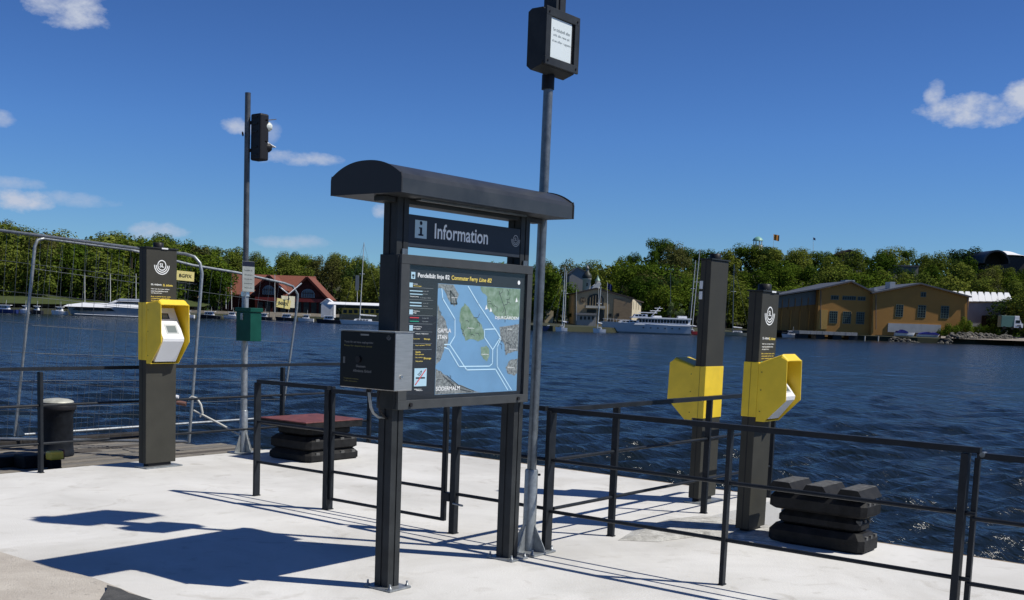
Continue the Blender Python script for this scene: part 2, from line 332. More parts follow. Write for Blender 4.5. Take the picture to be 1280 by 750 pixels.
# ================================================================ information kiosk
K = At('information_kiosk', (5.84, 4.84, 0), 'black ferry information kiosk with curved canopy and framed harbour map', 'information board')
def post_mb(x0, x1, y0, y1, z0, z1):    # slotted aluminium profile post
    a = .006; g_ = .008; px = (x0+x1)/2; py = (y0+y1)/2
    poly = [(x0,y0),(px-g_,y0),(px-g_,y0+a),(px+g_,y0+a),(px+g_,y0),(x1,y0),(x1,py-g_),(x1-a,py-g_),(x1-a,py+g_),(x1,py+g_),(x1,y1),(px+g_,y1),(px+g_,y1-a),(px-g_,y1-a),(px-g_,y1),(x0,y1),(x0,py+g_),(x0+a,py+g_),(x0+a,py-g_),(x0,py-g_)]
    return MB().prism(poly, 'z', z0, z1)
for x in (5.16, 6.445):
    p = K.part('post', post_mb(x, x+.105, 4.755, 4.87, .014, 2.50), ANT)
    K.part('base_plate', MB().box(x-.045, x+.155, 4.69, 4.925, .001, .014, .003), GALV, p)
    for (a, b) in ((-.025, 4.71), (.135, 4.71), (-.025, 4.905), (.135, 4.905)):
        K.part('bolt', MB().lathe((x+a, b, .012), [(.013, 0), (.013, .012), (.007, .013), (.007, .035)], 8), GALV, p)
# canopy
cz = 2.468; y0, y1 = 4.565, 5.15; n = 44; prof = [(y0, cz), (y0, cz+.085)]
for i in range(n+1):
    a = i/n; yy = y0+(y1-y0)*a; prof.append((yy, cz+.10+.095*(1-abs(2*a-1)**2.3)))
prof += [(y1, cz+.085), (y1, cz)]
prof[2] = (y0+.006, cz+.112); prof[-3] = (y1-.006, cz+.112)
bm = bmesh.new(); mbc = MB().prism(prof, 'x', 4.985, 6.80)
c_ = K.part('canopy', mbc, mat('canopy_paint', (.034, .037, .040), .36, 0, .22, 5, .03, 150, spec=1.3))
e = .006
for x in (4.975, 6.80):
    lip = MB()
    big = [(yy+(e if yy > 4.865 else -e)*(1 if abs(yy-4.865) > .2 else abs(yy-4.865)/.2), zz+(e if zz > cz+.02 else -.0)) for yy, zz in prof]
    lip.prism(big, 'x', x, x+.010); K.part('end_cap', lip, mat('anthracite_edge', (.035, .037, .04), .4), c_)
K.part('canopy_rail', MB().box(5.05, 6.72, 4.77, 4.855, cz-.035, cz-.002, .004), ANT, c_)
K.part('light_strip', MB().box(5.30, 6.42, 4.69, 4.73, cz-.012, cz-.002), GALVD, c_)
# header sign
s_ = K.part('header_sign', MB().box(5.268, 6.442, 4.758, 4.80, 2.172, 2.372, .003), mat('header_panel', (.030, .036, .048), .4, 0, .08, 6))
Yp = 4.7555
K.part('information_symbol_panel', flat([(5.325, 2.230), (5.438, 2.230), (5.438, 2.342), (5.325, 2.342)], (0, Yp, 0), (1,0,0), (0,0,1)), mat('ink_pale_blue', (.45, .60, .66), .5), s_)
im = MB(); ring(im, (5.381, Yp-.001, 2.325), (1,0,0), (0,0,1), 0, .0125, 0, 2*pi, 16)
for poly in ([(5.362, 2.298), (5.392, 2.298), (5.392, 2.256), (5.372, 2.256), (5.372, 2.290), (5.362, 2.290)], [(5.358, 2.246), (5.406, 2.246), (5.406, 2.256), (5.358, 2.256)]):
    q_ = flat(poly, (0, Yp-.001, 0), (1,0,0), (0,0,1)); im.add(q_.v, q_.f)
K.part('symbol', im, INKN, s_)
K.part('lettering', text_mb('Information', w=.555, h=.098, origin=(5.515, Yp, 2.238), bold=.016), INKW, s_)
K.part('emblem', emblem((6.385, Yp, 2.285), (1,0,0), (0,0,1), .044), mat('ink_silver', (.40, .42, .43), .5), s_)
# display case
F = K.part('display_case', MB().box(5.150, 6.530, 4.745, 4.885, 1.155, 2.118, .004), ANT)
fr = MB()
X0, X1, Z0, Z1 = 5.150, 6.530, 1.155, 2.118; a0, a1, b0, b1 = 5.228, 6.470, 1.212, 2.060
for bx in ((X0, X1, b1, Z1), (X0, X1, Z0, b0)): fr.box(bx[0], bx[1], 4.70, 4.7445, bx[2], bx[3], .003)
for bx in ((X0, a0, b0, b1), (a1, X1, b0, b1)): fr.box(bx[0]+.001, bx[1]-.001 if bx[0] > 6 else bx[1], 4.7012, 4.7445, bx[2]+.0005, bx[3]-.0005)
K.part('frame', fr, mat('anthracite_frame', (.056, .060, .063), .4, 0, .1, 12, .04, 200), F)
for x in (5.265, 6.405): K.part('lock', MB().tube([(x, 4.7005, 1.184), (x, 4.688, 1.184)], .013, 14), BLACKP, F)
K.part('hinge', MB().tube([(X0-.004, 4.73, 1.16), (X0-.004, 4.73, 2.11)], .008, 8), ANT, F)
YP = 4.722
K.part('poster', flat([(a0, b0), (a1, b0), (a1, b1), (a0, b1)], (0, YP, 0), (1,0,0), (0,0,1)), POSTER, F)
MP = {
'skepps':[[5.8,1.837],[5.86,1.795],[5.905,1.749],[5.973,1.709],[6.016,1.655],[6.017,1.6],[5.958,1.584],[5.881,1.6],[5.821,1.588],[5.782,1.653],[5.751,1.719],[5.763,1.799]],
'kastell':[[5.989,1.545],[6.049,1.559],[6.079,1.538],[6.087,1.49],[6.066,1.449],[6.025,1.463],[5.992,1.49]],
'gamla':[[5.526,1.82],[5.548,1.78],[5.612,1.716],[5.646,1.651],[5.639,1.572],[5.601,1.519],[5.563,1.453],[5.526,1.428]],
'norr':[[5.526,1.953],[5.58,1.953],[5.682,1.953],[5.738,1.891],[5.7,1.811],[5.646,1.842],[5.581,1.918],[5.526,1.922]],
'djur':[[5.96,1.953],[6.414,1.953],[6.414,1.759],[6.35,1.737],[6.209,1.741],[6.127,1.767],[6.045,1.813],[6.041,1.888],[5.972,1.927]],
'djurtown':[[6.189,1.685],[6.414,1.71],[6.414,1.517],[6.317,1.503],[6.271,1.489],[6.255,1.559],[6.205,1.615]],
'beck':[[6.276,1.404],[6.321,1.453],[6.414,1.467],[6.414,1.359],[6.375,1.345],[6.303,1.361]],
'soder':[[5.526,1.408],[5.598,1.374],[5.704,1.318],[5.855,1.274],[6.011,1.2385],[5.526,1.2385]]}
RT = [[[5.561,1.924],[5.574,1.859],[5.704,1.731],[5.71,1.619],[5.66,1.563],[5.605,1.563]],[[5.66,1.563],[5.845,1.394],[6.161,1.394],[6.31,1.247]],
[[5.606,1.545],[5.652,1.532],[5.762,1.418],[6.091,1.416],[6.124,1.434],[6.121,1.529],[6.023,1.614],[6.02,1.666],[6.144,1.671],[6.205,1.608]],[[5.83,1.948],[5.944,1.838],[6.205,1.615],[6.121,1.529]],[[6.206,1.601],[6.17,1.545],[6.178,1.412],[6.353,1.246]]]
U_, V_ = (1,0,0), (0,0,1)
K.part('map_sea', flat([(5.524, 1.2365), (6.416, 1.2365), (6.416, 1.955), (5.524, 1.955)], (0, YP-.0006, 0), U_, V_), MAPW, F)
green = MB(); town = MB()
for k, v in MP.items():
    tgt = town if k in ('gamla', 'soder', 'norr', 'djurtown', 'beck') else green
    # roughen the coast
    rr_ = random.Random(k); vv = []
    for i, p in enumerate(v):
        q_ = v[(i+1) % len(v)]; vv.append(p)
        for tt in (.33, .66):
            j = .006; on = lambda P_: abs(P_[0]-6.414) < .003 or abs(P_[0]-5.526) < .003 or P_[1] < 1.24 or P_[1] > 1.951
            if on(p) and on(q_): j = 0
            vv.append([p[0]+(q_[0]-p[0])*tt+rr_.uniform(-j, j), p[1]+(q_[1]-p[1])*tt+rr_.uniform(-j, j)])
    q_ = flat(vv, (0, YP-.0012, 0), U_, V_); K.part('map_town' if tgt is town else 'map_green_land', q_, MAPT if tgt is town else MAPL, F)
rd = MB(); rw = random.Random(9)
def ribbon(mb, pts_, wd, yy):
    for p, q_ in zip(pts_, pts_[1:]):
        d = Vector((q_[0]-p[0], q_[1]-p[1])); 
        if d.length < 1e-5: continue
        d.normalize(); nn = Vector((-d.y, d.x))*wd/2; e_ = d*wd*.3
        mb.add([(p[0]-e_.x+nn.x, yy, p[1]-e_.y+nn.y), (p[0]-e_.x-nn.x, yy, p[1]-e_.y-nn.y), (q_[0]+e_.x-nn.x, yy, q_[1]+e_.y-nn.y), (q_[0]+e_.x+nn.x, yy, q_[1]+e_.y+nn.y)], [(0,1,2,3)])
for (xa, xb, za, zb, k) in ((6.08, 6.4, 1.77, 1.94, 9), (6.22, 6.4, 1.52, 1.68, 12), (5.54, 5.60, 1.46, 1.76, 7), (5.55, 5.75, 1.25, 1.34, 9), (5.79, 5.99, 1.61, 1.75, 8)):
    for i in range(k):
        x = rw.uniform(xa, xb); z = rw.uniform(za, zb); a = rw.uniform(0, pi); l_ = rw.uniform(.02, .05)
        ribbon(rd, [(x, z), (min(xb, x+l_*cos(a)), z+l_*sin(a)*.6), (min(xb, x+l_*1.6*cos(a+.5)), z+l_*sin(a+.5))], .004, YP-.0016)
ribbon(rd, [(6.17, 1.93), (6.21, 1.86), (6.25, 1.80), (6.25, 1.72)], .006, YP-.0016); ribbon(rd, [(5.60, 1.36), (5.75, 1.27), (5.9, 1.245)], .008, YP-.0016); ribbon(rd, [(5.64, 1.36), (5.76, 1.295), (5.93, 1.25)], .006, YP-.0016)
ribbon(rd, [(5.65, 1.91), (5.70, 1.87), (5.72, 1.83), (5.66, 1.83), (5.65, 1.91)], .012, YP-.0016)
K.part('map_streets', rd, mat('ink_dark_grey', (.055, .065, .07), .5), F, kind='stuff')
for i, r_ in enumerate(RT): rt = MB(); ribbon(rt, r_, .0075, YP-.0020-.0001*i); K.part('route_line', rt, MAPR, F)

tx = []; yt = YP-.0026
def addt(body, x0_, z0_, w_, h_, mb, bold=.02):
    q_ = text_mb(body, w=w_, h=h_, origin=(x0_, yt, z0_), bold=bold); mb.append(q_)
addt('GAMLA', 5.533, 1.640, .135, .028, tx); addt('STAN', 5.533, 1.598, .095, .028, tx); addt('SÖDERMALM', 5.533, 1.262, .245, .033, tx); addt('DJURGÅRDEN', 6.136, 1.732, .268, .034, tx)
addt('Pendelbåt linje 82', 5.325, 1.975, .31, .037, tx, .03)
for (x, z, w_, bd) in ((5.84, 1.668, .07, 'Skeppsholmen'), (6.0, 1.493, .075, 'Kastellholmen'), (6.31, 1.528, .08, 'Gröna Lund'), (6.30, 1.40, .07, 'Beckholmen'), (5.66, 1.865, .06, 'Nybroplan'), (6.28, 1.668, .05, 'Vasamuseet')): addt(bd, x, z, w_, .009, tx)
for (x, z) in ((6.07, 1.785), (6.36, 1.86), (6.02, 1.8)): 
    q_ = flat([(x, z), (x+.028, z+.004), (x+.012, z+.034)], (0, yt, 0), U_, V_); tx.append(q_)
tx.append(ring(MB(), (6.394, yt, 1.997), U_, V_, 0, .015, 0, 2*pi, 16))
for q_ in tx: K.part('lettering' if len(q_.f) > 30 else 'map_mark', q_, INKW, F)
ty = []; addt('Commuter Ferry', 5.655, 1.975, .275, .037, ty, .03); q_ = text_mb('Line 82', w=.135, h=.028, origin=(5.945, yt, 1.983), bold=.02, shear=.2); ty.append(q_)
rows = [["b",5.247,1.946,5.28,1.925],["w",5.285,1.944,5.324,1.936],["y",5.286,1.931,5.363,1.927],["c",5.253,1.899,5.374,1.897],["g",5.378,1.901,5.432,1.897],["c",5.254,1.879,5.375,1.877],["g",5.378,1.882,5.424,1.877],["w",5.255,1.861,5.337,1.86],["g",5.356,1.861,5.454,1.853],["c",5.256,1.826,5.367,1.823],["g",5.381,1.825,5.432,1.821],["c",5.257,1.807,5.368,1.804],["g",5.382,1.806,5.427,1.802],["b",5.254,1.779,5.288,1.757],["w",5.292,1.775,5.35,1.768],["w",5.293,1.763,5.322,1.757],["r",5.26,1.734,5.346,1.728],["g",5.377,1.731,5.44,1.727],["k",5.261,1.711,5.347,1.705],["g",5.378,1.71,5.437,1.706],["b",5.258,1.682,5.292,1.655],["w",5.297,1.678,5.374,1.67],["w",5.297,1.664,5.365,1.658],["w",5.318,1.632,5.366,1.628],["w",5.376,1.631,5.445,1.626],["y",5.321,1.558,5.409,1.553],["y",5.418,1.563,5.468,1.556],["y",5.323,1.522,5.372,1.509],["y",5.323,1.503,5.402,1.496],["y",5.324,1.481,5.393,1.476],["y",5.402,1.481,5.476,1.465],["y",5.325,1.458,5.394,1.455],["w",5.323,1.282,5.392,1.274],["y",5.30,1.60,5.36,1.594],["y",5.40,1.603,5.46,1.590],["w",5.34,1.271,5.40,1.266]]
cols = {'w': [], 'y': ty, 'c': [], 'g': [], 'r': [], 'k': [], 'b': []}
words = {'w': ['Teckenförklaring', 'Brygga', 'Hållplats', 'Biljetter'], 'y': ['Key to symbols', 'Stop', 'Tickets and fares', 'No service'], 'g': ['Slussen', 'Linje 82', 'Linje 80', 'Nybroplan']}
kk = 0
for c0, xa, za, xb, zb in rows:
    lo, hi = min(za, zb), max(za, zb)
    if hi-lo < .0045: lo, hi = lo-.002, hi+.002
    if c0 in 'wyg': q_ = text_mb(words[c0][kk % 4], w=xb-xa, h=max(.008, hi-lo), origin=(xa, yt, lo), bold=.02); kk += 1
    elif c0 == 'b': q_ = flat([(xa, lo-.006), (xb, lo-.006), (xb, hi+.002), (xa, hi+.002)], (0, yt, 0), U_, V_)
    else: q_ = flat([(xa, lo), (xb, lo), (xb, hi), (xa, hi)], (0, yt, 0), U_, V_)
    cols[c0].append(q_)
q_ = flat([(5.262, 1.972), (5.300, 1.972), (5.300, 2.015), (5.262, 2.015)], (0, yt, 0), U_, V_); cols['b'].append(q_)
dk = []
for poly in ([(5.270, 1.988), (5.292, 1.988), (5.290, 2.000), (5.272, 2.000)], [(5.276, 1.978), (5.286, 1.978), (5.288, 1.986), (5.274, 1.986)]):
    q_ = flat(poly, (0, yt-.0004, 0), U_, V_); dk.append(q_)
for z in (1.918, 1.843, 1.790, 1.745, 1.692, 1.642, 1.568, 1.530):
    q_ = flat([(5.250, z), (5.478, z), (5.478, z+.0018), (5.250, z+.0018)], (0, yt, 0), U_, V_); cols['g'].append(q_)
q_ = flat([(5.318, 1.297), (5.437, 1.297), (5.437, 1.412), (5.318, 1.412)], (0, yt, 0), U_, V_); cols['c'].append(q_)
q_ = flat([(5.332, 1.345), (5.42, 1.345), (5.42, 1.355), (5.332, 1.355)], (0, yt-.0004, 0), U_, V_); dk.append(q_); pip = MB(); dk.append(pip); sl_ = MB(); cols['r'].append(sl_)
ribbon(pip, [(5.35, 1.372), (5.365, 1.378), (5.375, 1.39), (5.388, 1.395), (5.378, 1.372), (5.36, 1.365)], .005, yt-.0004)
ribbon(sl_, [(5.330, 1.308), (5.425, 1.402)], .008, yt-.0009)
for k, nm, m_ in (('y', 'lettering', INKY), ('w', 'lettering', INKW), ('c', 'legend_line', INKC), ('g', 'legend_line', INKG), ('r', 'legend_line', INKR), ('k', 'legend_line', INKGR), ('b', 'symbol', INKC)):
    for q_ in cols[k]: K.part(nm, q_, m_, F)
for q_ in dk: K.part('symbol_mark', q_, BLACKP, F)
GL = bpy.data.materials.new('clear_pane'); GL.use_nodes = True; t = GL.node_tree; t.nodes.clear()
tr = t.nodes.new('ShaderNodeBsdfTransparent'); gl = t.nodes.new('ShaderNodeBsdfGlossy'); gl.inputs['Roughness'].default_value = .02; fr_ = t.nodes.new('ShaderNodeValue'); fr_.outputs[0].default_value = .045
ms = t.nodes.new('ShaderNodeMixShader'); oo = t.nodes.new('ShaderNodeOutputMaterial'); t.links.new(fr_.outputs[0], ms.inputs[0]); t.links.new(tr.outputs[0], ms.inputs[1]); t.links.new(gl.outputs[0], ms.inputs[2]); t.links.new(ms.outputs[0], oo.inputs[0]); MATS['clear_pane'] = GL
K.part('pane', MB().add([(a0, 4.712, b0), (a1, 4.712, b0), (a1, 4.712, b1), (a0, 4.712, b1)], [(0,1,2,3)]), GL, F)
K.part('clamp', MB().box(5.20, 5.25, 4.742, 4.752, 2.12, 2.155), GALVD); K.part('clamp', MB().box(6.47, 6.52, 4.742, 4.752, 2.12, 2.155), GALVD)
# steel talking-timetable box on the kiosk's left flank
B = At('control_box', (5.07, 4.8, 1.28), 'grey steel button box with black front fixed to the left post of the information kiosk', 'box')
bx = B.part('housing', MB().box(4.990, 5.148, 4.585, 5.05, 1.285, 1.638, .004), STEEL)
B.part('front_panel', MB().box(4.982, 4.9885, 4.592, 5.046, 1.290, 1.634, .002), BLACKG)
B.part('rain_lip', MB().box(4.975, 5.15, 4.58, 5.055, 1.6395, 1.645), STEEL)
B.part('keyhole', MB().tube([(5.045, 4.585, 1.372), (5.045, 4.578, 1.372)], .010, 12), mat('chrome', (.6, .6, .6), .2, .9))
xx = 4.9812; dim = mat('ink_dim', (.20, .20, .19), .5); dimy = mat('ink_dim_yellow', (.17, .15, .03), .5)
tb = MB()
for (bd, y_, z_, w_, h_) in (('Tryck för att höra avgångstider', 5.012, 1.560, .25, .016), ('Slussen', 4.905, 1.415, .08, .015), ('Allmänna Gränd', 4.93, 1.385, .155, .017)):
    q_ = text_mb(bd, w=w_, h=h_, origin=(xx, y_, z_), U=(0,-1,0), bold=.02); B.part('lettering', q_, dim)
tb = MB()
for (bd, y_, z_, w_, h_) in (('Press for departure times', 5.012, 1.538, .24, .014), ('Trafikinformation', 5.012, 1.338, .13, .008), ('Traffic information', 5.012, 1.322, .12, .008)):
    q_ = text_mb(bd, w=w_, h=h_, origin=(xx, y_, z_), U=(0,-1,0), bold=.02); B.part('lettering', q_, dimy)
B.part('lamp_window', MB().box(4.9795, 4.9816, 4.80, 4.87, 1.612, 1.622), mat('ink_window', (.25, .25, .23), .4))
B.part('push_button', MB().tube([(4.982, 4.885, 1.465), (4.972, 4.885, 1.465)], .02, 16), BLACKP)
B.part('speaker', MB().box(4.9795, 4.9816, 5.0, 5.018, 1.435, 1.475), mat('ink_window2', (.10, .10, .10), .4))
B.part('emblem', emblem((xx, 4.635, 1.605), (0,-1,0), (0,0,1), .016), dim)
B.part('conduit', MB().tube([(5.03, 4.84, 1.285), (5.03, 4.83, 1.24), (5.045, 4.83, 1.17), (5.07, 4.83, 1.13), (5.11, 4.825, 1.105), (5.16, 4.82, 1.10)], .010, 8), GALV)
B.part('conduit', MB().tube([(5.07, 4.78, 1.285), (5.07, 4.79, 1.22), (5.09, 4.80, 1.15), (5.16, 4.80, 1.09)], .007, 8), BLACKP)
B.part('gland', MB().lathe((5.03, 4.84, 1.262), [(.016, 0), (.016, .022)], 10), BLACKP)
# ================================================================ tall pole with departure display
Pc = (6.80, 4.835)
T = At('sign_pole', (*Pc, 0), 'tall galvanised round pole on a gusseted base behind the kiosk', 'pole')
T.part('base_plate', MB().box(Pc[0]-.15, Pc[0]+.15, Pc[1]-.15, Pc[1]+.15, .001, .016, .003), GALV)
T.part('sleeve', MB().lathe((*Pc, .016), [(.050, 0), (.050, .60), (.046, .612)], 24), GALV)
T.part('shaft', MB().tube([(*Pc, .6), (Pc[0]+.012, Pc[1]-.004, 3.62)], .0345, 20), GALVD)
T.part('collar', MB().lathe((Pc[0]+.011, Pc[1], 3.40), [(.046, 0), (.046, .10), (.038, .12)], 18), BLACKP)
for k in range(4):
    a = k*pi/2+pi/4*0; dx, dy = cos(a), sin(a)
    g_ = MB(); p0 = Vector((Pc[0]+dx*.05, Pc[1]+dy*.05, .016)); p1 = p0+Vector((dx*.10, dy*.10, 0)); p2 = p0+Vector((0, 0, .20)); nn = Vector((-dy, dx, 0))*.004; p3 = p1+Vector((0,0,.025))
    g_.add([p0-nn, p1-nn, p3-nn, p2-nn, p0+nn, p1+nn, p3+nn, p2+nn], [(0,1,2,3), (7,6,5,4), (0,4,5,1), (1,5,6,2), (2,6,7,3), (3,7,4,0)])
    T.part('gusset', g_, GALV)
for sx in (-1, 1):
    for sy in (-1, 1): T.part('bolt', MB().lathe((Pc[0]+sx*.125, Pc[1]+sy*.125, .016), [(.014, 0), (.014, .014), (.008, .015), (.008, .035)], 8), GALV)
T.part('clamp_bolt', MB().tube([(Pc[0]+.045, Pc[1]-.02, .585), (Pc[0]+.07, Pc[1]-.03, .585)], .009, 8), BLACKP)
def display_box(x0, x1, y0, y1, z0, z1, label, lit):
    D = At('display_sign', ((x0+x1)/2, (y0+y1)/2, z0), label, 'sign')
    c = .05
    D.part('housing', MB().prism([(y0, z0+.03), (y0+.02, z0), (y1-.035, z0-.03), (y1, z0), (y1, z1-.02), (y1-.03, z1), (y0+.02, z1), (y0, z1-.02)], 'x', x0, x1), ANT)
    fw = .055; f_ = MB()
    f_.box(x0-.004, x1+.004, y0-.018, y0-.001, z1-fw, z1+.004, .003); f_.box(x0-.004, x1+.004, y0-.018, y0-.001, z0+.0, z0+fw, .003)
    f_.box(x0-.004, x0+fw, y0-.0175, y0-.001, z0+fw, z1-fw); f_.box(x1-fw, x1+.004, y0-.0175, y0-.001, z0+fw, z1-fw); D.part('front_frame', f_, ANT)
    D.part('recess', MB().box(x0+fw, x1-fw, y0-.003, y0-.001, z0+fw, z1-fw), BLACKP)
    for sx in (x0+.03, x1-.03):
        for sz in (z0+.03, z1-.03): D.part('screw', MB().tube([(sx, y0-.019, sz), (sx, y0-.024, sz)], .008, 8), BLACKP)
    if lit:
        D.part('screen', MB().box(x0+.068, x1-.085, y0-.0065, y0-.0031, z0+.06, z1-.058), mat('display_paper', (.66, .72, .72), .3))
        tm = MB(); xa = x0+.088
        for i, (s, w_) in enumerate((('Se tidtabell eller', .215), ('sök din resa på', .20), ('sl.se eller i appen.', .235))):
            q_ = text_mb(s, w=w_, h=.022, origin=(xa+(.235-w_)*.35, y0-.0072, z0+.245-i*.040), bold=.0); D.part('lettering', q_, mat('ink_grey_text', (.10, .13, .14), .5))
    return D
display_box(6.575, 6.985, 4.715, 4.86, 3.525, 3.915, 'small black display sign with Swedish notice high on the tall galvanised pole', True)
T.part('mast_head', MB().box(Pc[0]-.045, Pc[0]+.075, 4.75, 4.86, 3.93, 5.05, .004), ANT)
T.part('mast_slot', MB().box(Pc[0]-.012, Pc[0]-.002, 4.742, 4.749, 3.93, 5.0), BLACKP)
display_box(6.67, 7.37, 4.68, 4.85, 4.44, 4.98, 'larger black display sign at the very top of the pole above the frame', False)

# ================================================================ railings
Xr = 6.92
def rail_post(R, x, y, h, w, dpt, z0=0, foot=True):
    R.part('post', MB().box(x-w*.58, x+w*.58, y-dpt*.6, y+dpt*.6, z0, h-.02, .003), RAIL)
    if foot: R.part('base_weld', MB().box(x-w*.58-.006, x+w*.58+.006, y-dpt*.6-.006, y+dpt*.6+.006, .001, .009, .002), RAIL)
def rails(R, p, q, hs_, top=True, sz=.022):
    for i, h in enumerate(hs_):
        if top and i == 0: R.part('handrail', MB().beam((*p, h-.018), (*q, h-.018), .05, .036), RAIL)
        else: R.part('rail', MB().tube([(*p, h), (*q, h)], .014, 8), RAIL)
R1 = At('railing', (Xr, 7.6, 0), 'short black railing on the deck in front of the red-topped rubber block', 'railing')
rail_post(R1, Xr, 8.09, 1.09, .06, .02); rail_post(R1, Xr, 7.13, 1.09, .07, .045); rails(R1, (Xr, 8.08), (Xr, 7.14), (1.10, .705, .325))
G1 = At('railing_gate', (Xr, 6.45, 0), 'black swing gate of the railing, seen behind the kiosk beneath the map', 'gate')
rails(G1, (Xr, 7.08), (Xr, 5.80), (1.08, .69, .345, .10)); G1.part('stile', MB().box(Xr-.02, Xr+.02, 5.765, 5.80, .09, 1.10, .003), RAIL); G1.part('stile', MB().box(Xr-.02, Xr+.02, 7.075, 7.10, .09, 1.10, .003), RAIL)
G1.part('latch', MB().box(Xr-.035, Xr+.02, 5.70, 5.765, .26, .33, .003), RAIL); G1.part('latch_bolt', MB().tube([(Xr-.03, 5.66, .25), (Xr-.03, 5.56, .245)], .009, 8), GALV)
R2 = At('railing', (Xr, 5.2, 0), 'black railing panel between gate latch and the tall galvanised pole', 'railing')
rail_post(R2, Xr, 5.675, 1.09, .05, .045); rails(R2, (Xr, 5.66), (Xr, 4.80), (1.10, .70, .325))
R3 = At('railing', (Xr, 3.3, 0), 'long black front railing crossing the lower right of the deck', 'railing')
rail_post(R3, Xr, 4.755, 1.09, .075, .03); rail_post(R3, Xr, 3.305, 1.08, .04, .025); rail_post(R3, Xr, 1.815, 1.075, .06, .035); rails(R3, (Xr, 4.78), (Xr, 1.735), (1.095, .70, .31))
R3.part('hinge_bolt', MB().tube([(Xr-.03, 1.72, 1.055), (Xr+.03, 1.72, 1.055)], .016, 10), GALVD)
R4 = At('railing', (Xr, .4, 0), 'black railing leaving the picture at the right edge', 'railing')
rail_post(R4, Xr+.03, 1.755, 1.05, .03, .025, foot=False); rails(R4, (Xr, 1.75), (Xr, -1.2), (1.065, .675, .288)); rail_post(R4, Xr, -1.2, 1.05, .04, .03)
R5 = At('railing', (8.9, 4.74, 0), 'black railing running back from the front railing to the water past the yellow readers', 'railing')
for x in (7.82, 9.45, 10.88): rail_post(R5, x, 4.74, 1.08, .03, .045)
rails(R5, (6.97, 4.74), (10.88, 4.74), (1.095, .70, .325))
R6 = At('railing', (8.4, 10.58, 0), 'black railing along the left side of the deck in front of the mesh fence', 'railing')
for x in (3.4, 6.17, 9.45, 11.0): rail_post(R6, x, 10.58 if x < 10.9 else 10.56, 1.06, .03, .05, foot=x < 10.9)
rails(R6, (3.4, 10.58), (11.0, 10.58), (1.09, .695, .30))
